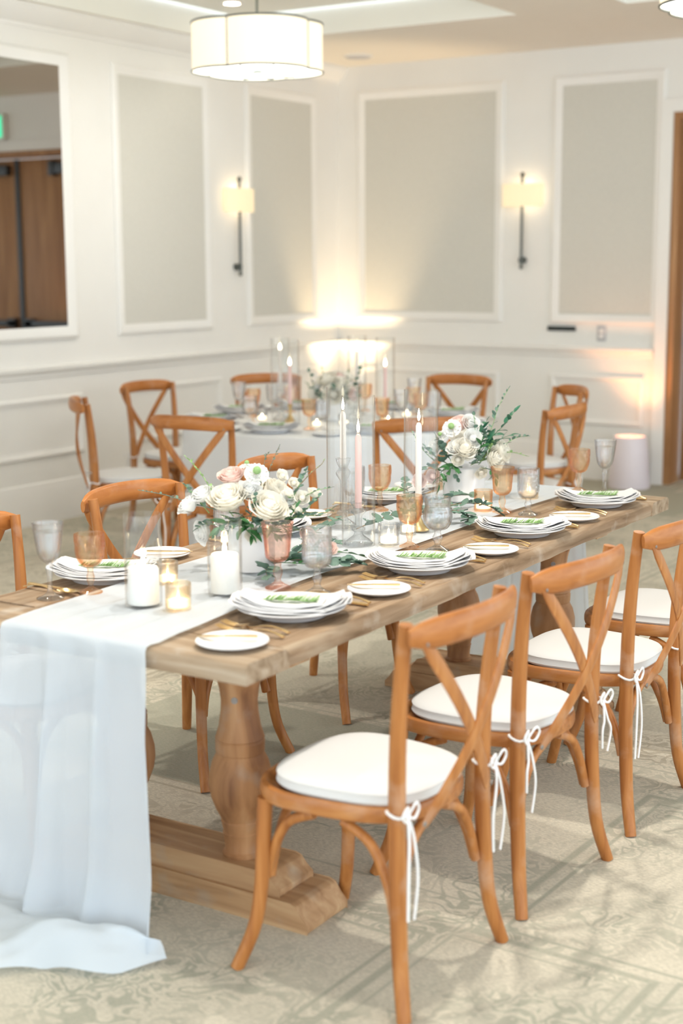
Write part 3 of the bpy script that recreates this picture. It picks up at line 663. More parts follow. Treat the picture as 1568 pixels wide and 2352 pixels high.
# ------------------------------------------------------------------ sheer runner, draped to the floor at both ends
def runner():
    ycloth = TZ+0.003
    # centre line (y, z) with outward direction; built from the pooled end to the far end
    path = []
    N1, N2, N3 = 46, 70, 26
    hem = []
    for i in range(N1):                          # near drop, floor to table edge
        t = i/(N1-1)
        path.append(('n', t))
    path += [('c', q) for q in ((TY0-0.013, TZ-0.004), (TY0-0.008, TZ+0.004), (TY0+0.006, TZ+0.0065))]
    for i in range(1, N2): path.append(('t', i/N2))
    path += [('d', q) for q in ((TY1-0.006, TZ+0.0065), (TY1+0.008, TZ+0.004), (TY1+0.013, TZ-0.004))]
    for i in range(N3): path.append(('f', i/(N3-1)))
    nu = 72
    r = random.Random(2); ph = [r.uniform(0, 6.28) for _ in range(12)]
    def folds(u, k):   # hanging fold profile across the width
        return (abs(math.sin(u*PI*3.1+ph[0]))*1.5-0.7+math.sin(u*2*PI*4.6+ph[1])*0.22+math.sin(u*2*PI*8.3+ph[2]+k)*0.10)
    V = []
    for kind, t in path:
        for j in range(nu):
            u = j/(nu-1)
            if kind == 'c': V.append((lerp(-2.635, -2.165, u), t[0], t[1])); continue
            if kind == 'd': V.append((lerp(-2.672, -2.235, u), t[0], t[1])); continue
            if kind == 't':
                y = lerp(TY0-0.010, TY1+0.010, t)
                xr = lerp(-2.165, -2.235, smooth01(t*3)); xl = lerp(-2.635, -2.672, smooth01(t*2.5))-0.004*math.sin(t*9)
                xr += 0.008*math.sin(t*14+1)
                x = lerp(xl, xr, u)
                rid = abs(math.sin(u*PI*4.3+t*1.6+ph[3]))**5*0.0035+abs(math.sin(u*PI*6.7-t*2.2+ph[4]))**7*0.0025
                rid += 0.003*smooth01((u-0.95)/0.05)+0.003*smooth01((0.05-u)/0.05)
                V.append((x, y, ycloth+rid*smooth01(min(t, 1-t)*22)+0.003))
            elif kind == 'n':
                # t=0 at hem on floor, t=1 at the table edge
                if t < 0.22:                      # pool on the carpet, spreading toward the camera side
                    q = t/0.22
                    x = lerp(lerp(-3.00, -2.10, u), lerp(-2.76, -2.125, u), smooth01(q))
                    hemy = 2.12+0.41*u**2.2+0.018*math.sin(u*17+1.2)
                    y = lerp(hemy, 2.545, q)+0.02*math.sin(u*20+q*5)*(1-q)
                    hump = 0.055*math.sin(q*PI)*(0.55+0.45*math.sin(u*9+1.0))+0.028*abs(math.sin(u*11+q*4+ph[5]))*math.sin(q*PI)+0.016*abs(math.sin(u*17-q*7))*(1-q)
                    V.append((x, y, 0.006+hump+0.03*smooth01(q)))
                else:
                    q = (t-0.22)/0.78             # 0 at floor, 1 at edge
                    z = lerp(0.036, TZ-0.012, q)
                    fl = 1-q
                    xl = -2.635-0.125*fl**1.6; xr = -2.160+0.035*fl
                    uu = u+0.012*math.sin(u*19+ph[6])*fl
                    x = lerp(xl, xr, uu)
                    amp = 0.006+0.034*smooth01(fl*2.4)
                    y = TY0-0.016-0.012*fl+amp*folds(u, fl*1.5)-0.01*smooth01((q-0.9)/0.1)*0
                    y -= 0.02*smooth01((0.25-q)/0.25)
                    V.append((x, min(y, TY0-0.009), z))
            else:
                z = lerp(TZ-0.012, 0.02, t)
                x = lerp(-2.672-0.06*t, -2.235+0.05*t, u)
                amp = 0.004+0.024*smooth01(t*2.5)
                V.append((x, max(TY1+0.014+0.02*t+amp*folds(1-u, t), TY1+0.009), z))
    n = len(path)
    F = [(i*nu+j, (i+1)*nu+j, (i+1)*nu+j+1, i*nu+j+1) for i in range(n-1) for j in range(nu-1)]
    o = MB().add(V, F).build('table_runner', M['runner'], None, sharp=180)
    return tag(o, 'sheer white gauze runner along the long table, trailing onto the carpet', 'runner')
runner()

# ------------------------------------------------------------------ tableware
def make_plate(r=0.142):
    m = MB().lathe([(0, 0.0), (r*0.64, 0.0), (r*0.67, 0.004), (r*0.72, 0.013), (r*0.78, 0.016), (r*0.92, 0.020), (r, 0.0245), (r*1.005, 0.0275), (r*0.985, 0.0285), (r*0.80, 0.021), (r*0.68, 0.013), (0, 0.012)], 48)
    return m.mesh('dinner_plate', M['china'])
def make_bread(r=0.088):
    return MB().lathe([(0, 0.0), (r*0.6, 0.0), (r*0.68, 0.004), (r*0.94, 0.010), (r, 0.014), (r*0.985, 0.0165), (r*0.80, 0.010), (r*0.6, 0.007), (0, 0.007)], 40).mesh('bread_plate', M['china'])
def make_napkin(seed):
    r = random.Random(seed); m = MB()
    NL = 6
    for l in range(NL):
        hw, hd = 0.160-0.007*l+r.uniform(-0.003, 0.003), 0.114-0.0075*l
        if l == NL-1: hw, hd = 0.108, 0.080
        p1 = r.uniform(-1.2, 1.2); n = 18
        def P(u, v, top):
            a, b = u*2-1, v*2-1
            y = hd*b*(1-0.42*abs(a)**1.3) if b > 0 else hd*b*(1-0.20*a*a)
            x = hw*a*(1-0.06*b*b)
            x += -0.018*(l == NL-1)
            e = abs(x)/0.150; g = max(0, -y/0.10)
            z = 0.0145+l*0.0030+(0.022+l*0.0030)*e**2.2+(0.006+l*0.0012)*(y/0.10)**2*(y > 0)+0.0095*g**1.5
            z += 0.0035*math.sin(x*42+p1+seed)*min(1, e*1.4)*(0.4+0.6*abs(b))+0.003*math.sin(y*40+x*25+p1*2)*e
            return (x, y, z+(0.0022 if top else 0))
        V = [P(i/(n-1), j/(n-1), 0) for i in range(n) for j in range(n)]+[P(i/(n-1), j/(n-1), 1) for i in range(n) for j in range(n)]
        N = n*n; F = []
        for i in range(n-1):
            for j in range(n-1):
                q = (i*n+j, (i+1)*n+j, (i+1)*n+j+1, i*n+j+1); F.append(q[::-1]); F.append(tuple(k+N for k in q))
        B = [i*n for i in range(n)]+[(n-1)*n+j for j in range(1, n)]+[i*n+n-1 for i in range(n-2, -1, -1)]+[j for j in range(n-2, 0, -1)]
        for k in range(len(B)): F.append((B[k], B[(k+1) % len(B)], B[(k+1) % len(B)]+N, B[k]+N))
        m.add(V, F)
    return m.mesh('folded_napkin', M['napkin'], sharp=60)
def make_rosemary(seed):
    r = random.Random(seed); m = MB(); L = 0.150
    st = [(x*L-L/2, 0.006*math.sin(x*3+seed), 0.004) for x in [k/12 for k in range(13)]]
    m.tube(st, 0.0014, 5)
    for k in range(120):
        t = r.uniform(0.02, 0.92); i = min(11, int(t*12)); p = Vector(st[i]).lerp(Vector(st[i+1]), t*12-i)
        az = r.uniform(0, 2*PI); l = r.uniform(0.020, 0.034)*(0.8+0.3*t)
        d = Vector((0.60, math.copysign(0.35+0.65*abs(math.cos(az)), math.cos(az)), abs(math.sin(az))*0.55+0.05)).normalized()
        s = d.cross(Vector((0, 0, 1))).normalized()*0.0017; e = p+d*l
        m.add([p-s, p+s, p+d*l*0.6+s, e, p+d*l*0.6-s], [(0, 1, 2, 3, 4)])
    return m.mesh('rosemary_sprig', M['rosemary'], smooth=False)
def flat_tool(kind):
    """lies along +x (head toward +x), length about 0.2"""
    m = MB()
    arch = lambda t: 0.004+0.010*math.sin(PI*min(1, t*1.15))
    if kind == 'fork':
        P = [(-0.10+0.125*t, 0, arch(t)) for t in [k/10 for k in range(11)]]
        m.tube(P, [1.0, 0.95]+[0.7-0.02*k for k in range(7)]+[0.6, 0.8], 8, flat=(0.0075, 0.0022))
        m.tube([(0.020, 0, 0.011), (0.035, 0, 0.007), (0.055, 0, 0.004), (0.060, 0, 0.004)], [0.5, 1.0, 1.1, 0.95], 8, flat=(0.0115, 0.0020))
        for k in range(4):
            y = (k-1.5)*0.0062
            m.tube([(0.055, y, 0.004), (0.075, y, 0.006), (0.097, y*0.95, 0.012)], [0.0021, 0.0020, 0.0010], 6)
    elif kind == 'knife':
        m.tube([(-0.115+0.12*t, 0, 0.005) for t in [k/6 for k in range(7)]], [1.0, 1.1, 1.0, 0.9, 0.8, 0.75, 0.7], 8, flat=(0.0070, 0.0038))
        m.tube([(0.0, 0, 0.005), (0.02, 0.001, 0.005), (0.07, 0.002, 0.004), (0.105, 0.001, 0.003), (0.115, -0.002, 0.003)], [0.5, 1.0, 1.1, 0.9, 0.15], 8, flat=(0.0085, 0.0014))
    elif kind == 'spoon':
        P = [(-0.10+0.13*t, 0, arch(t)) for t in [k/10 for k in range(11)]]
        m.tube(P, [1.0, 0.95]+[0.7-0.02*k for k in range(7)]+[0.5, 0.5], 8, flat=(0.0075, 0.0022))
        V = []; F = []
        n = 16
        for i in range(5):
            s = i/4
            for j in range(n):
                a = 2*PI*j/n
                V.append((0.062+0.034*s*math.cos(a), 0.020*s*math.sin(a), 0.003+0.008*s*s))
        for i in range(4):
            for j in range(n): F.append((i*n+j, i*n+(j+1) % n, (i+1)*n+(j+1) % n, (i+1)*n+j))
        m.add(V, F)
    else:                                          # butter spreader
        m.tube([(-0.075+0.08*t, 0, 0.004) for t in [k/6 for k in range(7)]], [1.0, 1.1, 1.0, 0.9, 0.8, 0.75, 0.7], 8, flat=(0.0055, 0.003))
        m.tube([(0.0, 0, 0.004), (0.02, 0.002, 0.004), (0.05, 0.003, 0.004), (0.07, 0.0, 0.004)], [0.6, 1.1, 1.2, 0.3], 8, flat=(0.0085, 0.0014))
    return m.mesh(kind, M['gold'])
def goblet(kind):
    """returns (glass mesh, water mesh or None)"""
    if kind == 'swirl':      # amber swirl goblet
        H = 0.165; bowl = [(0.010, 0.072), (0.026, 0.080), (0.036, 0.098), (0.040, 0.122), (0.041, 0.145), (0.0405, H)]
        stem = [(0, 0.0), (0.031, 0.0), (0.032, 0.003), (0.020, 0.009), (0.008, 0.016), (0.0065, 0.022), (0.010, 0.034), (0.011, 0.046), (0.0075, 0.058), (0.0085, 0.066)]
        mod = lambda t, z: 1+0.028*math.sin(9*t+z*150)
        mat, n = 'amber', 90
    elif kind == 'panel':    # flared panelled goblet
        H = 0.185; bowl = [(0.012, 0.072), (0.026, 0.080), (0.034, 0.090), (0.036, 0.110), (0.039, 0.140), (0.043, 0.165), (0.0455, H)]
        stem = [(0, 0.0), (0.035, 0.0), (0.036, 0.003), (0.022, 0.010), (0.010, 0.018), (0.008, 0.026), (0.013, 0.040), (0.0135, 0.050), (0.009, 0.060), (0.010, 0.067)]
        mod = lambda t, z: 1-0.045*abs(math.sin(4*t))*(1-smooth01((z-0.150)/0.03))
        mat, n = 'peach', 64
    elif kind == 'panel_amber':
        H = 0.165; bowl = [(0.012, 0.062), (0.026, 0.070), (0.034, 0.082), (0.036, 0.100), (0.038, 0.125), (0.041, 0.148), (0.043, H)]
        stem = [(0, 0.0), (0.033, 0.0), (0.034, 0.003), (0.021, 0.010), (0.010, 0.018), (0.008, 0.024), (0.0125, 0.036), (0.013, 0.045), (0.009, 0.054), (0.010, 0.058)]
        mod = lambda t, z: 1-0.045*abs(math.sin(4*t))*(1-smooth01((z-0.132)/0.03))
        mat, n = 'amber', 64
    elif kind == 'diamond':  # straight-sided diamond-cut
        H = 0.185; bowl = [(0.012, 0.072), (0.028, 0.076), (0.038, 0.090), (0.0405, 0.105), (0.0405, 0.12), (0.0405, 0.135), (0.0405, 0.15), (0.0405, 0.165), (0.0405, H)]
        stem = [(0, 0.0), (0.036, 0.0), (0.037, 0.003), (0.022, 0.010), (0.010, 0.020), (0.009, 0.030), (0.013, 0.040), (0.013, 0.048), (0.009, 0.056), (0.010, 0.068)]
        mod = lambda t, z: 1+0.05*math.sin(14*t+z*520)*math.sin(14*t-z*520)*(1-smooth01((z-0.130)/0.006))+(0.022*math.sin(22*t+z*420) if 0.142 < z < 0.162 else 0)
        mat, n = 'clear', 112
    elif kind == 'hobnail':
        H = 0.170; bowl = [(0.012, 0.066), (0.030, 0.072), (0.040, 0.088), (0.0435, 0.102), (0.0435, 0.118), (0.042, 0.132), (0.040, 0.140), (0.0415, 0.155), (0.042, H)]
        stem = [(0, 0.0), (0.036, 0.0), (0.037, 0.003), (0.024, 0.010), (0.010, 0.018), (0.009, 0.024), (0.015, 0.036), (0.016, 0.044), (0.010, 0.056), (0.010, 0.062)]
        mod = lambda t, z: 1+0.055*abs(math.sin(13*t+z*330)*math.sin(13*t-z*330))*(1-smooth01((z-0.132)/0.008))
        mat, n = 'clear', 104
    elif kind == 'pressed':
        H = 0.168; bowl = [(0.012, 0.060), (0.028, 0.064), (0.036, 0.078), (0.0385, 0.092), (0.039, 0.110), (0.0395, 0.128), (0.040, 0.145), (0.0395, H)]
        stem = [(0, 0.0), (0.034, 0.0), (0.035, 0.003), (0.022, 0.010), (0.010, 0.018), (0.009, 0.026), (0.013, 0.036), (0.013, 0.042), (0.009, 0.050), (0.010, 0.056)]
        mod = lambda t, z: 1+0.045*math.sin(8*t+3*math.sin(z*160))*math.cos(z*380)*(1-smooth01((z-0.148)/0.006))
        mat, n = 'clear', 96
    else:                    # tall V bowl, facet cut
        H = 0.210; bowl = [(0.009, 0.098), (0.020, 0.106), (0.030, 0.122), (0.034, 0.140), (0.037, 0.160), (0.040, 0.185), (0.0425, H)]
        stem = [(0, 0.0), (0.036, 0.0), (0.037, 0.003), (0.020, 0.008), (0.008, 0.020), (0.0065, 0.040), (0.007, 0.060), (0.009, 0.076), (0.011, 0.086), (0.008, 0.094)]
        mod = lambda t, z: 1-0.05*abs(math.sin(6*t))*(1-smooth01((z-0.175)/0.02))+0.03*math.sin(12*t)*(1 if z < 0.13 else 0)
        mat, n = 'clear', 72
    # refine bowl profile
    bp = [(p.x, p.z) for p in spline([(r, 0, z) for r, z in bowl], 4)]
    inner = [(max(0.004, r-0.0028), z+0.002) for r, z in bp[::-1]]; inner[0] = (bp[-1][0]-0.0020, H-0.0004)
    prof = stem+bp+inner+[(0, inner[-1][1])]
    i0, i1 = len(stem), len(stem)+len(bp)
    g = MB().lathe(prof, n, mod=lambda t, i, z: mod(t, z) if i0 <= i < i1 else 1).mesh('goblet_glass', M[mat], sharp=50)
    wmesh = None
    if mat == 'clear':
        zt = H*0.86 if kind != 'vee' else H*0.88
        wp = [(r-0.0042, z+0.003) for r, z in bp if z+0.003 < zt and r > 0.006]
        wp = [(0, wp[0][1]+0.001)]+wp+[(wp[-1][0], zt), (0, zt)]
        wmesh = MB().lathe(wp, 40).mesh('water', M['water'])
    return g, wmesh
PL, BR = make_plate(), make_bread(); NAP = [make_napkin(s) for s in (1, 2, 3)]; ROS = [make_rosemary(s) for s in (1, 2, 3)]
TOOL = {k: flat_tool(k) for k in ('fork', 'knife', 'spoon', 'spreader')}
GOB = {k: goblet(k) for k in ('swirl', 'panel', 'panel_amber', 'diamond', 'hobnail', 'pressed', 'vee')}
GLABEL = {'swirl': 'amber swirl-ribbed goblet', 'panel': 'peach flared panelled goblet', 'panel_amber': 'amber panelled goblet', 'diamond': 'clear diamond-cut goblet', 'hobnail': 'clear hobnail goblet', 'pressed': 'clear pressed-pattern goblet', 'vee': 'tall clear faceted wine goblet'}
def put_goblet(kind, loc, label, group, rz=0.0):
    g, wm = GOB[kind]
    t = thing('amber_goblet' if 'clear' not in g.materials[0].name else 'clear_goblet', label, 'goblet', loc, rz, group)
    link('glass', g, t)
    if wm: link('water', wm, t)
    return t
TT = TZ+0.001
def setting(i, side, y, xp, amber, clear, ga, gc, yb, nap_rz, faces):
    """faces -1: guest looks toward -x (right row); +1: toward +x (left row)"""
    who = '%s setting from pooled-runner end, %s' % (ORD[i], side)
    s = -faces                                       # direction of knives along y (+ for right row)
    tag(link('dinner_plate', PL, None, (xp, y, TT)), 'white dinner plate, '+who, 'plate', 'dinner plates on the long table')
    tag(link('folded_napkin', NAP[i % 3], None, (xp, y, TT), (0, 0, 0.5+nap_rz)), 'white folded napkin, '+who, 'napkin', 'napkins on the long table')
    tag(link('rosemary_sprig', ROS[i % 3], None, (xp+0.004, y-0.006, TT+0.0345), (0, 0, 0.42+nap_rz)), 'rosemary sprig, '+who, 'herb', 'rosemary sprigs on the long table')
    hx = 0 if faces > 0 else PI
    for q, d, io in ((0.175, 0.0, 'inner'), (0.215, 0.012, 'outer')):
        tag(link('gold_fork', TOOL['fork'], None, (xp-faces*0.01-faces*d, y-s*q, TT), (0, 0, hx+0.03)), io+' gold fork, '+who, 'fork', 'gold forks on the long table')
    tag(link('gold_knife', TOOL['knife'], None, (xp-faces*0.01, y+s*0.175, TT), (0, 0, hx)), 'gold knife, '+who, 'knife', 'gold knives on the long table')
    tag(link('gold_spoon', TOOL['spoon'], None, (xp-faces*0.015, y+s*0.205, TT), (0, 0, hx-0.02)), 'gold spoon, '+who, 'spoon', 'gold spoons on the long table')
    tag(link('bread_plate', BR, None, (xp-faces*0.055, yb, TT)), 'small white bread plate, '+who, 'plate', 'bread plates on the long table')
    tag(link('butter_knife', TOOL['spreader'], None, (xp-faces*0.03, yb+0.01, TT+0.0145), (0, 0, hx+0.5)), 'gold butter knife, '+who, 'knife', 'gold butter knives on the long table')
    if amber: put_goblet(amber, (*ga, TT if -2.205 < ga[0] or ga[0] < -2.705 else TZ+0.0095), '%s, %s' % (GLABEL[amber], who), 'tinted goblets on the long table')
    if clear: put_goblet(clear, (*gc, TT if -2.205 < gc[0] or gc[0] < -2.705 else TZ+0.0095), '%s, %s' % (GLABEL[clear], who), 'clear goblets on the long table')
setting(0, A_SIDE, 3.030, -2.062, 'panel', 'diamond', (-2.245, 3.235), (-2.135, 3.265), 2.700, -0.02, -1)
setting(1, A_SIDE, 3.690, -2.050, 'swirl', 'hobnail', (-2.222, 3.930), (-2.138, 3.960), 3.360, 0.03, -1)
setting(2, A_SIDE, 4.360, -2.035, 'panel_amber', 'pressed', (-2.250, 4.650), (-2.172, 4.700), 4.015, 0.06, -1)
setting(3, A_SIDE, 5.030, -2.045, 'swirl', 'vee', (-2.210, 5.245), (-2.120, 5.285), 4.690, 0.0, -1)
setting(0, M_SIDE, 3.110, -2.765, 'swirl', 'vee', (-2.650, 2.925), (-2.722, 2.842), 3.440, 0.05, 1)
setting(1, M_SIDE, 3.900, -2.765, 'panel_amber', 'diamond', (-2.635, 3.70), (-2.72, 3.64), 4.250, 0.1, 1)
setting(2, M_SIDE, 4.720, -2.765, 'swirl', 'pressed', (-2.650, 4.47), (-2.735, 4.43), 5.04, 0.2, 1)

# ------------------------------------------------------------------ candles
ZR = TZ+0.0095      # on the runner
def flame_mesh():
    return MB().lathe([(0, 0), (0.0035, 0.003), (0.0055, 0.009), (0.0045, 0.017), (0.002, 0.026), (0, 0.032)], 10).mesh('flame', M['flame'])
FLAME = flame_mesh()
def pillar(loc, R, H, hc, label):
    t = thing('pillar_candle_holder', label, 'candle', loc)
    MB().lathe([(0, 0), (R*0.96, 0), (R, 0.004), (R, H-0.002), (R-0.001, H), (R-0.003, H-0.002), (R-0.003, 0.006), (0, 0.006)], 40).build('glass_cylinder', M['chimney'], t)
    rc = R-0.008
    c = MB().lathe([(0, 0.007), (rc, 0.007), (rc, hc-0.006), (rc-0.004, hc), (rc*0.75, hc-0.001), (rc*0.35, hc-0.007), (0, hc-0.008)], 32).build('pillar_candle', M['wax'], t)
    MB().tube([(0, 0, hc-0.008), (0.001, 0, hc+0.006)], 0.001, 5).build('wick', M['bolt'], c)
    link('flame', FLAME, c, (0, 0, hc+0.001), None, 1.1)
    point((loc[0], loc[1], loc[2]+hc+0.02), 0.25, (1.0, 0.72, 0.42), 0.01)
pillar((-2.43, 2.885, ZR), 0.049, 0.245, 0.102, 'pillar candle in a tall glass cylinder on the runner, beside the gold votive')
pillar((-2.325, 3.10, ZR), 0.047, 0.205, 0.112, 'pillar candle in a glass cylinder on the runner, beside the peach goblet')
def votive(loc, mat, R, H, label, group=None, facets=False):
    t = thing('votive_candle', label, 'candle', loc, 0, group)
    n = 40
    mod = (lambda a, i, z: 1+0.05*math.sin(9*a+z*170)*math.sin(9*a-z*170) if 1 < i < 12 else 1) if facets else (lambda a, i, z: 1+0.012*math.sin(5*a+z*80) if 1 < i < 12 else 1)
    prof = [(0, 0), (R*0.92, 0)]+[(R*(0.97+0.03*k/10), 0.003+(H-0.004)*k/10) for k in range(11)]+[(R*0.985, H), (R-0.003, H-0.002), (R-0.004, 0.008), (0, 0.008)]
    MB().lathe(prof, n, mod=mod).build('glass_cup', M[mat], t)
    MB().lathe([(0, 0.009), (R-0.008, 0.009), (R-0.008, H*0.38), (0, H*0.38-0.002)], 24).build('tealight', M['tea_glow'], t)
    link('flame', FLAME, t, (0, 0, H*0.38-0.001), None, 0.6)
votive((-2.322, 2.893, ZR), 'mercury', 0.034, 0.072, 'gold mercury-glass votive at the near end of the runner')
votive((-2.54, 3.12, ZR), 'mercury', 0.030, 0.065, 'small gold votive on the runner behind the tall pillar candle')
votive((-2.295, 3.925, ZR), 'clear', 0.034, 0.070, 'diamond-cut clear glass votive between glass candlestick and amber goblet', None, True)
votive((-2.335, 4.12, ZR), 'clear', 0.028, 0.070, 'slim clear glass votive behind the diamond-cut votive', None)
votive((-2.33, 4.66, ZR), 'amber', 0.034, 0.075, 'amber votive on the runner beside the taller white vase')
votive((-2.30, 4.99, ZR), 'mercury', 0.034, 0.075, 'gold votive at the far end of the runner')
def chimney(loc, R, H, label):
    t = MB().lathe([(R-0.0025, 0), (R, 0.0), (R, H-0.002), (R-0.0012, H), (R-0.0025, H-0.002), (R-0.0025, 0)], 48)
    t.f = [f for f in t.f if len(f) == 4]
    o = t.build('candle_chimney', M['chimney'], None, loc=loc, sharp=50)
    return tag(o, label, 'chimney')
def taper_stick(loc, base, mat, hc, wax, label, ltaper, foot):
    s = MB().lathe(base[0], base[1], mod=base[2] if len(base) > 2 else None).build('candlestick', mat, None, loc=loc, sharp=40)
    tag(s, label, 'candlestick')
    h = base[0][-1][1]
    c = MB().lathe([(0, 0), (0.0105, 0), (0.0112, 0.03), (0.0100, hc-0.012), (0.006, hc-0.002), (0, hc)], 18).build('taper_candle', wax, None, loc=(loc[0], loc[1], loc[2]+h-0.018), sharp=40)
    tag(c, ltaper, 'candle')
    MB().tube([(0, 0, hc-0.002), (0.001, 0, hc+0.010)], 0.0009, 5).build('wick', M['bolt'], c)
    link('flame', FLAME, c, (0, 0, hc+0.004), None, (0.95, 0.95, 1.35))
def facet(k, amt): return lambda t, i, z: 1-amt*abs(math.sin(k*t))
gs = lambda H: ([(0, 0), (0.047, 0), (0.048, 0.004), (0.043, 0.010), (0.030, 0.020), (0.016, 0.030), (0.013, 0.040), (0.022, 0.046), (0.022, 0.052), (0.012, 0.058), (0.0105, H*0.62), (0.012, H*0.68), (0.024, H*0.76), (0.026, H*0.80), (0.014, H*0.86), (0.022, H*0.93), (0.026, H), (0.0118, H), (0.0115, H-0.019), (0, H-0.0195)], 48, facet(4, 0.06))
def stick_base(H):
    p, n, m = gs(H); p = p[:-3]; return p+[(0, H)], n, m
br = ([(0, 0), (0.036, 0), (0.037, 0.003), (0.030, 0.008), (0.018, 0.022), (0.010, 0.040), (0.0075, 0.055), (0.010, 0.064), (0.008, 0.070), (0.0125, 0.092), (0.015, 0.096), (0.0148, 0.104), (0, 0.104)], 28)
chimney((-2.378, 3.878, ZR), 0.053, 0.475, 'tall clear glass chimney around the blush taper in the glass candlestick')
taper_stick((-2.378, 3.878, ZR+0.002), stick_base(0.135), M['clear'], 0.235, M['pink'], 'faceted clear glass candlestick holding the blush taper', 'lit blush taper candle in the shorter glass candlestick', None)
chimney((-2.58, 4.11, ZR), 0.056, 0.475, 'tall clear glass chimney around the taper in the tallest glass candlestick')
taper_stick((-2.58, 4.11, ZR+0.002), stick_base(0.235), M['clear'], 0.175, M['taper'], 'tallest faceted clear glass candlestick on the runner', 'lit ivory taper candle in the tallest glass candlestick', None)
chimney((-2.335, 4.205, ZR), 0.057, 0.470, 'tall clear glass chimney around the taper in the brass candlestick')
taper_stick((-2.335, 4.190, ZR+0.002), br, M['brass'], 0.275, M['taper'], 'slender brass candlestick with a flared foot on the runner', 'lit ivory taper candle in the brass candlestick', None)

# ------------------------------------------------------------------ flowers and foliage
def rose_mesh(R, seed, mat, layers=5, open_=1.0):
    r = random.Random(seed); m = MB()
    a = r.uniform(0, 6)
    for L in range(layers):
        f = (L+1)/layers; n = 3 if L < 2 else (4 if L < 3 else 5)
        for k in range(n):
            a0 = a+2*PI*k/n+r.uniform(-0.15, 0.15); span = (PI/n)*1.25
            Rk = R*(0.10+0.84*f)*r.uniform(0.93, 1.05); hk = R*(1.22-0.30*f*f*open_); curl = R*0.26*max(0, f-0.45)*open_*r.uniform(0.7, 1.3)
            ru = r.uniform(0, 6)
            def P(u, v):
                w = (u*2-1); edge = abs(w)**2
                vv = v*(1-0.16*edge)
                rad = Rk*(0.22+0.78*math.sin(min(1, vv*1.05)*PI/2)**0.8)
                z = hk*vv
                if vv > 0.7: rad += curl*(vv-0.7)/0.3; z -= curl*0.9*((vv-0.7)/0.3)**2
                rad *= 1+0.035*math.sin(6*w+ru)*vv-0.06*edge
                th = a0+w*span*(0.55+0.45*vv)
                return (rad*math.cos(th), rad*math.sin(th), z-R*0.5)
            m.grid(7, 6, P)
        a += 0.6
    m.lathe([(0, -R*0.5), (R*0.16, -R*0.4), (R*0.42, R*0.0), (R*0.40, R*0.42), (R*0.22, R*0.55), (0, R*0.56)], 12)
    return m.mesh('rose', mat, sharp=180)
def scabiosa_mesh(R, seed, mat):
    r = random.Random(seed); m = MB()
    for L in range(4):
        n = 13-2*L; Rk = R*(1-0.2*L)
        for k in range(n):
            a0 = 2*PI*k/n+L*0.3+r.uniform(-0.1, 0.1); tl = 0.15+0.28*L; ph = r.uniform(0, 6)
            def P(u, v):
                w = u*2-1; l = Rk*(0.25+0.75*v)
                th = a0+w*(PI/n)*1.1*(0.5+0.5*v)
                return (l*math.cos(tl)*math.cos(th), l*math.cos(tl)*math.sin(th), l*math.sin(tl)+R*0.10*math.sin(4*w+ph)*v)
            m.grid(5, 4, P)
    return m.mesh('scabiosa', mat, sharp=180)
def blob_mesh(R, seed, mat, name='flower_bud'):
    r = random.Random(seed); m = MB()
    for k in range(9):
        a0 = k*2.4; Rk = R*(0.55+0.05*k)
        def P(u, v):
            w = u*2-1; th = a0+w*0.75
            ph = -0.9+v*2.2
            return (Rk*math.cos(ph)*math.cos(th), Rk*math.cos(ph)*math.sin(th), Rk*math.sin(ph)*1.1)
        m.grid(5, 6, P)
    return m.mesh(name, mat, sharp=180)
def leaf_mesh(name, kind, mat):
    m = MB()
    if kind == 'round':
        def P(u, v):
            w = (u*2-1); y = v
            wd = 0.52*math.sin(PI*min(1, max(0, v*0.96+0.03)))**0.6
            return (w*wd, y, 0.10*w*w-0.12*(v-0.5)**2)
        m.grid(5, 7, P)
    elif kind == 'lance':
        def P(u, v):
            w = (u*2-1); wd = 0.20*math.sin(PI*v**0.8)**0.8
            return (w*wd, v, 0.25*abs(w)*wd-0.18*v*v)
        m.grid(5, 8, P)
    else:       # tiny
        def P(u, v):
            w = (u*2-1); wd = 0.30*math.sin(PI*min(1, v*0.97+0.02))**0.7
            return (w*wd, v, 0.06*w*w)
        m.grid(3, 5, P)
    return m.mesh(name, mat, sharp=180)
LEAF = {'round': leaf_mesh('leaf', 'round', M['sage']), 'lance': leaf_mesh('leaf', 'lance', M['deep']), 'green': leaf_mesh('leaf', 'lance', M['green']), 'tiny': leaf_mesh('leaf', 'tiny', M['sage']), 'bud': leaf_mesh('leaf', 'tiny', M['fresh'])}
def sprig(parent, pts, leaf, size, n, seed, stem='twig', name='sprig', rstem=0.0016, taper=0.5):
    r = random.Random(seed); P = spline(pts, 6); m = len(P)
    st = MB().tube(P, [lerp(rstem, rstem*0.5, i/(m-1)) for i in range(m)], 5).build(name, M[stem], parent)
    for k in range(n):
        t = 0.12+0.88*(k+0.5)/n; x = t*(m-1); i = min(m-2, int(x)); p = P[i].lerp(P[i+1], x-i); d = (P[i+1]-P[i]).normalized()
        ref = Vector((r.uniform(-0.4, 0.4), r.uniform(-0.4, 0.4), 1)).normalized()
        sd = d.cross(ref); sd = sd.normalized() if sd.length > 1e-3 else Vector((1, 0, 0))
        if k % 2: sd = -sd
        yv = (sd*0.85+d*r.uniform(0.3, 0.9)+Vector((0, 0, r.uniform(-0.15, 0.45)))).normalized()
        if k == n-1: yv = d
        zv = (ref-yv*ref.dot(yv)).normalized(); zv = (zv+Vector((r.uniform(-0.5, 0.5), r.uniform(-0.5, 0.5), 0))); zv = (zv-yv*zv.dot(yv)).normalized()
        xv = yv.cross(zv); s = size*r.uniform(0.8, 1.15)*(1-(1-taper)*t)
        mt = Matrix((xv*s, yv*s, zv*s)).transposed().to_4x4(); mt.translation = p
        o = link('leaf', LEAF[leaf], st); o.matrix_local = mt
    return st
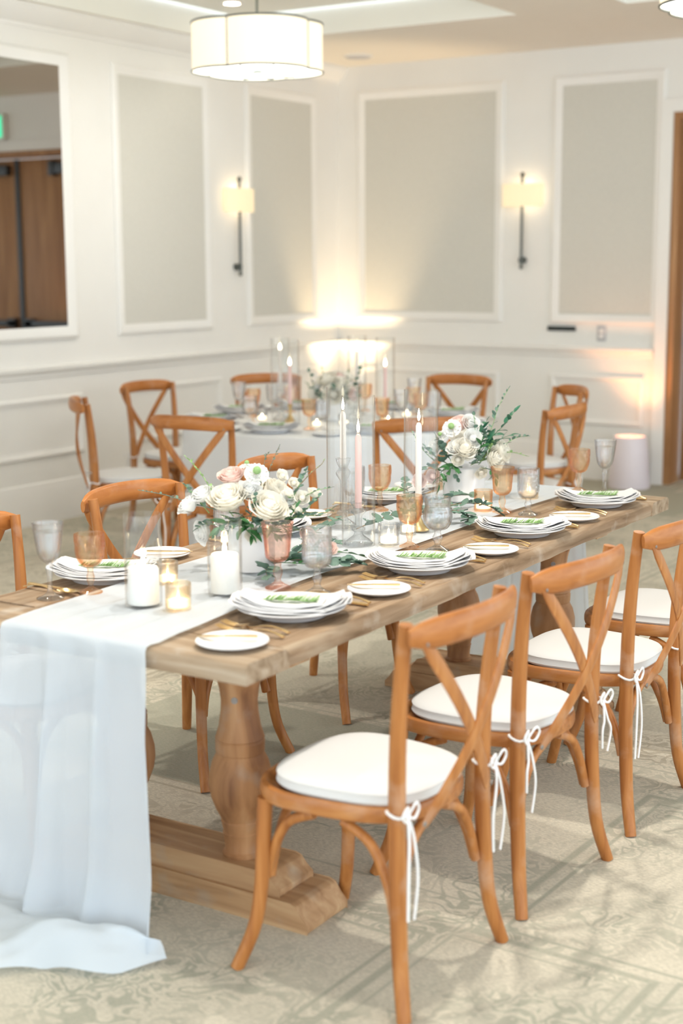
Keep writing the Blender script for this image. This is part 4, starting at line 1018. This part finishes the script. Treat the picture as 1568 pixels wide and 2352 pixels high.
ROSE = {'big': rose_mesh(0.060, 1, M['petal'], 7), 'ivory': rose_mesh(0.047, 2, M['petal'], 6), 'white': rose_mesh(0.036, 3, M['white_petal'], 5), 'spray': rose_mesh(0.024, 4, M['petal'], 4), 'blush': rose_mesh(0.042, 5, M['blush_petal'], 6), 'pinkspray': rose_mesh(0.028, 6, M['blush_petal'], 5)}
SCAB = scabiosa_mesh(0.036, 1, M['white_petal']); BUD = blob_mesh(0.024, 2, M['white_petal'])
def flower(parent, me, name, pos, d, seed=0, scale=1.0):
    q = Vector(d).normalized().to_track_quat('Z', 'Y'); e = q.to_euler()
    return link(name, me, parent, pos, e, scale)
def scab(parent, pos, d, scale=1.0):
    o = flower(parent, SCAB, 'scabiosa', pos, d, scale=scale)
    MB().lathe([(0, 0.020), (0.012, 0.021), (0.011, 0.030), (0.006, 0.035), (0, 0.036)], 10).build('flower_centre', M['fresh'], o)
    return o
# picture-space axes on the table: right of the picture, toward the viewer
RT = Vector((0.846, 0.533, 0)); TV = Vector((0.533, -0.846, 0))
def vase_mesh(R, H):
    return MB().lathe([(0, 0), (R*0.95, 0), (R, 0.004), (R*1.01, H*0.5), (R, H-0.003), (R-0.003, H), (R-0.006, H-0.004), (R-0.007, 0.01), (0, 0.01)], 40)
def pos(c, a, b, z): return Vector((0, 0, 0))+RT*a+TV*b+Vector((0, 0, z))
# arrangement 1 (roses)
A1 = thing('rose_arrangement', 'white and blush rose arrangement in a low white vase on the runner', 'flowers', (-2.455, 3.405, ZR))
vase_mesh(0.068, 0.13).build('vase', M['vase'], A1)
for me, nm, a, b, z, d in [('big', 'ivory_rose', -0.060, 0.065, 0.215, (-0.15, 0.42, 0.85)), ('big', 'ivory_rose', 0.052, 0.080, 0.190, (0.35, 0.48, 0.75)), ('blush', 'blush_rose', -0.055, 0.0, 0.270, (-0.15, 0.35, 0.9)),
                       ('white', 'white_rose', -0.175, 0.045, 0.195, (-0.6, 0.2, 0.7)), ('white', 'white_rose', -0.135, 0.04, 0.225, (-0.3, 0.3, 0.8)), ('white', 'white_rose', -0.135, 0.05, 0.120, (-0.7, 0.5, -0.1)),
                       ('ivory', 'ivory_rose', 0.075, -0.02, 0.225, (0.6, 0.1, 0.7)), ('spray', 'spray_rose', 0.010, 0.078, 0.118, (0.1, 1, -0.1)), ('white', 'white_rose', 0.0, 0.05, 0.235, (0.1, 0.6, 0.7)),
                       ('white', 'white_rose', -0.05, -0.07, 0.22, (-0.3, -0.6, 0.6)), ('ivory', 'ivory_rose', 0.03, -0.09, 0.20, (0.3, -0.8, 0.4)), ('pinkspray', 'blush_spray_rose', 0.165, 0.075, 0.110, (0.4, 0.5, 0.6))]:
    p = pos(A1, a, b, z); dv = RT*d[0]+TV*d[1]+Vector((0, 0, d[2]))
    flower(A1, ROSE[me], nm, p, dv)
for a, b, z, d, s in [(0.020, 0.045, 0.285, (0.1, 0.7, 0.6), 1.0), (0.105, 0.035, 0.215, (0.5, 0.5, 0.5), 0.7), (-0.01, 0.0, 0.300, (0, 0.1, 1), 0.6)]:
    scab(A1, pos(A1, a, b, z), RT*d[0]+TV*d[1]+Vector((0, 0, d[2])), s)
for k, (a, b, z) in enumerate([(0.125, 0.01, 0.255), (0.110, 0.055, 0.235), (0.150, 0.04, 0.215), (0.135, 0.065, 0.185), (0.09, 0.0, 0.275), (0.185, 0.02, 0.225)]):
    flower(A1, ROSE['spray'], 'white_bud', pos(A1, a, b, z), RT*(0.4+0.3*math.sin(k*2))+TV*(0.5+0.4*math.cos(k*3))+Vector((0, 0, 0.6)), scale=0.7+0.12*(k % 3))
g1 = [([(-0.05, 0.02, 0.16), (-0.11, 0.03, 0.24), (-0.15, 0.03, 0.30), (-0.185, 0.02, 0.335)], 'bud', 0.022, 16, 'fresh'),
      ([(0.02, 0, 0.18), (0.05, 0.0, 0.28), (0.07, 0, 0.33), (0.085, 0, 0.362)], 'tiny', 0.016, 14, 'twig'), ([(0.02, 0, 0.18), (0.035, 0.01, 0.28), (0.045, 0.01, 0.33), (0.055, 0.01, 0.345)], 'tiny', 0.016, 12, 'twig'),
      ([(0.08, 0.03, 0.15), (0.13, 0.04, 0.20), (0.185, 0.04, 0.235), (0.235, 0.03, 0.245)], 'tiny', 0.022, 14, 'fresh'), ([(0.06, 0.03, 0.14), (0.12, 0.06, 0.16), (0.165, 0.06, 0.19), (0.20, 0.05, 0.225)], 'round', 0.030, 12, 'fresh'),
      ([(0.07, 0.03, 0.14), (0.13, 0.07, 0.13), (0.17, 0.07, 0.12), (0.19, 0.06, 0.10)], 'round', 0.032, 10, 'fresh'), ([(-0.10, 0.02, 0.18), (-0.18, 0.03, 0.205), (-0.25, 0.02, 0.225), (-0.325, 0.0, 0.235)], 'tiny', 0.018, 16, 'sage'),
      ([(-0.02, 0.06, 0.14), (-0.06, 0.10, 0.155), (-0.085, 0.12, 0.145)], 'green', 0.075, 5, 'green'), ([(0.0, 0.06, 0.14), (-0.015, 0.095, 0.145), (0.005, 0.115, 0.125)], 'green', 0.07, 5, 'green'),
      ([(0.03, 0.06, 0.13), (0.05, 0.09, 0.135), (0.075, 0.10, 0.12)], 'green', 0.06, 5, 'green'), ([(0.0, 0.03, 0.16), (0.01, 0.085, 0.195), (0.02, 0.10, 0.235)], 'round', 0.028, 8, 'fresh'),
      ([(-0.12, 0.02, 0.17), (-0.17, 0.03, 0.235), (-0.19, 0.03, 0.255)], 'round', 0.024, 7, 'fresh'), ([(0.1, 0.0, 0.2), (0.17, 0.02, 0.28), (0.205, 0.02, 0.31), (0.215, 0.02, 0.325)], 'bud', 0.010, 12, 'twig'),
      ([(0.03, 0.06, 0.14), (0.04, 0.085, 0.16), (0.03, 0.10, 0.155)], 'round', 0.035, 6, 'fresh'), ([(-0.10, 0.04, 0.14), (-0.13, 0.06, 0.145), (-0.15, 0.075, 0.135)], 'round', 0.032, 6, 'fresh')]
for k in range(9):
    a = -0.9+k*0.32
    x, y = 0.066*math.sin(a), 0.066*math.cos(a)
    g1.append(([(x*0.6, y*0.6, 0.13), (x*1.25, y*1.25, 0.150+0.012*(k % 3)), (x*1.75, y*1.75, 0.130-0.014*(k % 2))], ['green', 'round', 'green'][k % 3], [0.070, 0.036, 0.060][k % 3], [5, 8, 6][k % 3], 'green'))
g1 += [([(0.07, 0.02, 0.15), (0.12, 0.03, 0.21), (0.15, 0.03, 0.27), (0.165, 0.03, 0.30)], 'round', 0.026, 12, 'fresh'), ([(0.08, 0.04, 0.14), (0.15, 0.07, 0.17), (0.20, 0.07, 0.17), (0.24, 0.06, 0.19)], 'round', 0.030, 12, 'fresh'), ([(0.07, 0.05, 0.13), (0.11, 0.08, 0.16), (0.135, 0.09, 0.20)], 'green', 0.050, 6, 'green')]
for k, (P, lf, sz, n, stm) in enumerate(g1):
    sprig(A1, [pos(A1, *p) for p in P], lf, sz, n, 100+k, stm, 'leafy_sprig')
# arrangement 2 (greenery)
A2 = thing('greenery_arrangement', 'leafy white flower arrangement in a white vase on the runner', 'flowers', (-2.500, 4.835, ZR))
vase_mesh(0.078, 0.128).build('vase', M['vase'], A2)
for me, nm, a, b, z, d in [('white', 'white_rose', -0.035, 0.075, 0.205, (-0.3, 0.55, 0.7)), ('spray', 'ivory_rose', 0.005, 0.095, 0.185, (0.1, 1, 0.1)), ('ivory', 'ivory_rose', -0.005, 0.085, 0.200, (0.15, 0.6, 0.7)), ('spray', 'spray_rose', -0.030, 0.098, 0.165, (-0.1, 1, 0)),
                       ('white', 'white_rose', 0.020, 0.03, 0.290, (0.3, 0.7, 0.6)), ('blush', 'blush_rose', -0.020, 0.02, 0.285, (-0.2, 0.5, 0.8)), ('ivory', 'white_rose', 0.105, 0.06, 0.165, (0.6, 0.6, 0.2)), ('ivory', 'white_rose', 0.135, 0.03, 0.185, (0.8, 0.3, 0.3)),
                       ('pinkspray', 'blush_spray_rose', -0.170, 0.085, 0.085, (-0.4, 0.9, 0.2)), ('pinkspray', 'blush_spray_rose', -0.120, 0.075, 0.100, (-0.2, 0.9, 0.2)), ('white', 'white_rose', 0.025, 0.07, 0.240, (0.2, 0.8, 0.4)), ('ivory', 'ivory_rose', 0.0, -0.07, 0.22, (0, -0.7, 0.6)), ('spray', 'spray_rose', 0.055, 0.085, 0.115, (0.2, 0.8, -0.3)), ('white', 'white_rose', -0.11, 0.02, 0.20, (-0.7, 0.3, 0.3))]:
    flower(A2, ROSE[me], nm, pos(A2, a, b, z), RT*d[0]+TV*d[1]+Vector((0, 0, d[2])))
for a, b, z, d, s in [(-0.050, 0.055, 0.275, (-0.2, 0.8, 0.5), 1.0), (-0.085, 0.04, 0.245, (-0.5, 0.5, 0.5), 0.7)]:
    scab(A2, pos(A2, a, b, z), RT*d[0]+TV*d[1]+Vector((0, 0, d[2])), s)
g2 = [([(0.05, 0, 0.17), (0.10, 0.01, 0.27), (0.125, 0.01, 0.35), (0.165, 0.0, 0.42)], 'tiny', 0.030, 14, 'fresh'), ([(0.05, 0.02, 0.17), (0.10, 0.03, 0.24), (0.15, 0.03, 0.29), (0.185, 0.02, 0.335)], 'lance', 0.080, 9, 'green'),
      ([(0.05, 0.03, 0.15), (0.09, 0.05, 0.20), (0.13, 0.05, 0.235), (0.17, 0.05, 0.25)], 'lance', 0.080, 8, 'green'), ([(0.04, 0.03, 0.16), (0.06, 0.04, 0.25), (0.08, 0.03, 0.30)], 'lance', 0.062, 7, 'green'), ([(0.06, 0.02, 0.16), (0.13, 0.03, 0.20), (0.19, 0.02, 0.235), (0.235, 0.01, 0.24)], 'tiny', 0.026, 16, 'fresh'),
      ([(0.06, 0.03, 0.15), (0.12, 0.05, 0.17), (0.17, 0.05, 0.185), (0.23, 0.04, 0.17)], 'bud', 0.022, 26, 'fresh'), ([(0.05, 0.05, 0.14), (0.08, 0.075, 0.185), (0.10, 0.08, 0.225)], 'bud', 0.026, 24, 'fresh'),
      ([(-0.05, 0.04, 0.15), (-0.08, 0.06, 0.20), (-0.11, 0.06, 0.25)], 'round', 0.036, 12, 'fresh'), ([(-0.06, 0.04, 0.14), (-0.11, 0.07, 0.17), (-0.15, 0.07, 0.21)], 'round', 0.036, 12, 'fresh'), ([(-0.02, 0.06, 0.14), (-0.06, 0.10, 0.13), (-0.08, 0.11, 0.08)], 'green', 0.075, 7, 'green'),
      ([(-0.05, 0.05, 0.14), (-0.09, 0.09, 0.12), (-0.10, 0.10, 0.07)], 'green', 0.075, 7, 'green'), ([(0.02, 0.03, 0.16), (0.035, 0.06, 0.24), (0.03, 0.06, 0.33)], 'round', 0.030, 10, 'fresh'), ([(0.02, 0.06, 0.14), (0.045, 0.095, 0.16), (0.07, 0.10, 0.20)], 'round', 0.032, 10, 'fresh'),
      ([(-0.03, 0.06, 0.14), (-0.04, 0.09, 0.13), (-0.03, 0.10, 0.095)], 'round', 0.034, 6, 'fresh'), ([(-0.09, 0.05, 0.12), (-0.14, 0.09, 0.14), (-0.17, 0.09, 0.12)], 'round', 0.034, 9, 'fresh'), ([(0.06, 0.05, 0.13), (0.10, 0.08, 0.12), (0.11, 0.09, 0.09)], 'deep' if False else 'green', 0.06, 6, 'green'),
      ([(-0.10, 0.04, 0.14), (-0.16, 0.05, 0.2), (-0.2, 0.05, 0.27)], 'tiny', 0.022, 12, 'fresh'), ([(0.03, 0.02, 0.16), (0.06, 0.04, 0.24), (0.075, 0.05, 0.27)], 'round', 0.034, 10, 'fresh'), ([(0.04, 0.05, 0.15), (0.05, 0.08, 0.20), (0.06, 0.085, 0.24)], 'green', 0.06, 7, 'green')]
for k, (P, lf, sz, n, stm) in enumerate(g2):
    sprig(A2, [pos(A2, *p) for p in P], lf, sz, n, 200+k, stm, 'leafy_sprig')
# eucalyptus garland lying along the runner
GA = thing('eucalyptus_garland', 'loose eucalyptus garland lying along the middle of the runner', 'garland', (0, 0, ZR+0.004))
gar = [([(-2.42, 3.42, 0.02), (-2.33, 3.44, 0.03), (-2.26, 3.50, 0.025), (-2.20, 3.56, 0.018)], 18, 0.044), ([(-2.36, 3.36, 0.02), (-2.33, 3.30, 0.03), (-2.30, 3.26, 0.02)], 9, 0.044), ([(-2.30, 3.45, 0.02), (-2.25, 3.48, 0.03), (-2.21, 3.54, 0.02), (-2.185, 3.565, 0.012)], 14, 0.040),
       ([(-2.40, 3.50, 0.02), (-2.37, 3.62, 0.035), (-2.36, 3.72, 0.03)], 12, 0.042), ([(-2.44, 3.62, 0.02), (-2.47, 3.74, 0.04), (-2.49, 3.86, 0.05), (-2.50, 3.95, 0.06)], 14, 0.036), ([(-2.46, 4.0, 0.02), (-2.44, 4.2, 0.04), (-2.42, 4.38, 0.035)], 16, 0.042),
       ([(-2.42, 4.30, 0.02), (-2.33, 4.36, 0.04), (-2.26, 4.38, 0.035), (-2.225, 4.34, 0.015)], 18, 0.042), ([(-2.42, 4.40, 0.02), (-2.32, 4.46, 0.05), (-2.24, 4.50, 0.045), (-2.20, 4.52, 0.02)], 18, 0.042), ([(-2.48, 4.45, 0.02), (-2.42, 4.58, 0.05), (-2.40, 4.70, 0.04)], 14, 0.042), ([(-2.52, 4.45, 0.03), (-2.58, 4.55, 0.06), (-2.62, 4.60, 0.09)], 12, 0.034)]
for k, (P, n, sz) in enumerate(gar): sprig(GA, P, 'round', sz, n, 300+k, 'twig', 'eucalyptus_sprig', 0.002, 0.75)
for k, P in enumerate([[(-2.40, 3.42, 0.02), (-2.30, 3.40, 0.03), (-2.24, 3.46, 0.02)], [(-2.36, 3.55, 0.02), (-2.28, 3.60, 0.03), (-2.24, 3.66, 0.015)]]):
    sprig(GA, P, 'green', 0.06, 7, 350+k, 'green', 'leafy_sprig')
flower(GA, ROSE['pinkspray'], 'blush_spray_rose', (-2.27, 3.53, 0.05), TV*0.6+Vector((0, 0, 0.8)))

# ------------------------------------------------------------------ round table and its setting
def round_cloth():
    n = 120; V = []; F = []; H = 0.762
    rings = [(0.0, H), (0.4, H), (RR-0.01, H), (RR, H-0.004), (RR+0.006, H-0.015)]
    nz = 16
    for k in range(1, nz+1):
        rings.append((RR+0.006+0.03*(k/nz)**1.2, H-0.015-(H-0.03)*k/nz))
    for i, (r, z) in enumerate(rings[1:]):
        fall = max(0, (H-0.015-z)/H)
        for j in range(n):
            t = 2*PI*j/n
            rr = r+0.03*fall*math.sin(15*t+0.6*math.sin(3*t))
            V.append((RC.x+rr*math.cos(t), RC.y+rr*math.sin(t), z))
    m = len(rings)-1
    for i in range(m-1):
        for j in range(n): F.append((i*n+j, i*n+(j+1) % n, (i+1)*n+(j+1) % n, (i+1)*n+j))
    F.append(tuple(range(n)))
    o = MB().add(V, F).build('round_tablecloth', M['linen'], None, sharp=60)
    return tag(o, 'white floor-length cloth covering the round table in the corner', 'tablecloth')
round_cloth()
ZR2 = 0.763
for k, deg in enumerate(RDEG):
    a = math.radians(deg); u = Vector((math.cos(a), math.sin(a), 0)); tn = Vector((-u.y, u.x, 0))
    def at(r, s): p = RC+u*r+tn*s; return (p.x, p.y, ZR2)
    pl = at(0.70, 0)
    tag(link('dinner_plate', PL, None, pl), 'dinner plate on round table, setting '+RWHO[k], 'plate', 'dinner plates on the round table')
    tag(link('folded_napkin', NAP[k % 3], None, pl, (0, 0, 0.5+0.3*math.sin(k*2.1))), 'folded napkin on round table, setting '+RWHO[k], 'napkin', 'napkins on the round table')
    tag(link('rosemary_sprig', ROS[k % 3], None, (pl[0], pl[1], pl[2]+0.0345), (0, 0, 0.5+0.3*math.sin(k*2.1))), 'rosemary sprig on round table, setting '+RWHO[k], 'herb', 'rosemary sprigs on the round table')
    tag(link('bread_plate', BR, None, at(0.74, -0.26)), 'bread plate on round table, setting '+RWHO[k], 'plate', 'bread plates on the round table')
    put_goblet(['swirl', 'panel_amber'][k % 2], at(0.50, 0.12), 'amber goblet on round table, setting '+RWHO[k], 'amber goblets on the round table')
    put_goblet(['pressed', 'vee', 'hobnail'][k % 3], at(0.53, 0.22), 'clear goblet on round table, setting '+RWHO[k], 'clear goblets on the round table')
A3 = thing('rose_arrangement', 'white rose arrangement in a white vase at the centre of the round table', 'flowers', (RC.x, RC.y, ZR2))
vase_mesh(0.075, 0.10).build('vase', M['vase'], A3)
rr3 = random.Random(8)
for k in range(22):
    az = rr3.uniform(0, 2*PI); el = rr3.uniform(0.05, 1.45); d = Vector((math.cos(az)*math.cos(el), math.sin(az)*math.cos(el), math.sin(el)))
    me = rr3.choice(['big', 'ivory', 'white', 'white', 'blush', 'ivory'])
    flower(A3, ROSE[me], 'blush_rose' if me == 'blush' else 'white_rose', Vector((d.x*0.12, d.y*0.12, 0.13+d.z*0.12)), d)
for k in range(12):
    az = 2*PI*k/12; d = Vector((math.cos(az), math.sin(az), 0))
    sprig(A3, [Vector((d.x*0.05, d.y*0.05, 0.10)), Vector((d.x*0.12, d.y*0.12, 0.16)), Vector((d.x*0.165, d.y*0.165, 0.13+0.08*(k % 3)))], ['round', 'green'][k % 2], 0.045, 8, 400+k, 'green', 'leafy_sprig')
def simple_taper(x, y, hstick, hc, wax, label, lc, ls, stickmat):
    ch = MB().lathe([(0.0535, 0), (0.056, 0.0), (0.056, 0.468), (0.055, 0.47), (0.0535, 0.468), (0.0535, 0)], 32)
    ch.f = [f for f in ch.f if len(f) == 4]
    tag(ch.build('candle_chimney', M['chimney'], None, loc=(x, y, ZR2)), lc, 'chimney', 'glass chimneys on the round table')
    prof = br[0] if stickmat == 'brass' else stick_base(hstick)[0]
    h = prof[-1][1]
    tag(MB().lathe(prof, 28).build('candlestick', M[stickmat], None, loc=(x, y, ZR2)), ls, 'candlestick', 'candlesticks on the round table')
    c = MB().lathe([(0, 0), (0.0105, 0), (0.0112, 0.03), (0.0100, hc-0.012), (0.006, hc-0.002), (0, hc)], 16).build('taper_candle', M[wax], None, loc=(x, y, ZR2+h+0.001))
    tag(c, label, 'candle', 'taper candles on the round table')
    link('flame', FLAME, c, (0, 0, hc+0.001), None, (1.4, 1.4, 1.3))
for (a, b, hs, hc, wx, sm) in [(-0.315, -0.02, 0.20, 0.20, 'taper', 'clear'), (-0.255, 0.14, 0.10, 0.22, 'pink', 'brass'), (0.130, -0.26, 0.20, 0.18, 'taper', 'clear'), (0.290, -0.02, 0.12, 0.20, 'pink', 'brass')]:
    p = RC+RT*a+TV*b
    side = 'mirror' if a < 0 else 'door'
    kind = 'blush' if wx == 'pink' else 'ivory'; st = 'brass' if sm == 'brass' else 'clear glass'
    simple_taper(p.x, p.y, hs, hc, wx, 'lit %s taper candle on the %s side of the round table' % (kind, side), 'tall glass chimney around the %s taper, %s side of the round table' % (kind, side), '%s candlestick under the %s taper, %s side of the round table' % (st, kind, side), sm)
for a, b, wh in ((0.30, 0.22, 'toward the greenery arrangement'), (-0.42, 0.05, 'toward the mirror'), (0.05, 0.32, 'in front of its flowers'), (-0.1, 0.36, 'toward the rose arrangement'), (0.42, -0.12, 'toward the wooden door')):
    p = RC+RT*a+TV*b
    votive((p.x, p.y, ZR2), 'clear', 0.032, 0.065, 'lit clear glass votive on the round table, '+wh, 'votives on the round table')
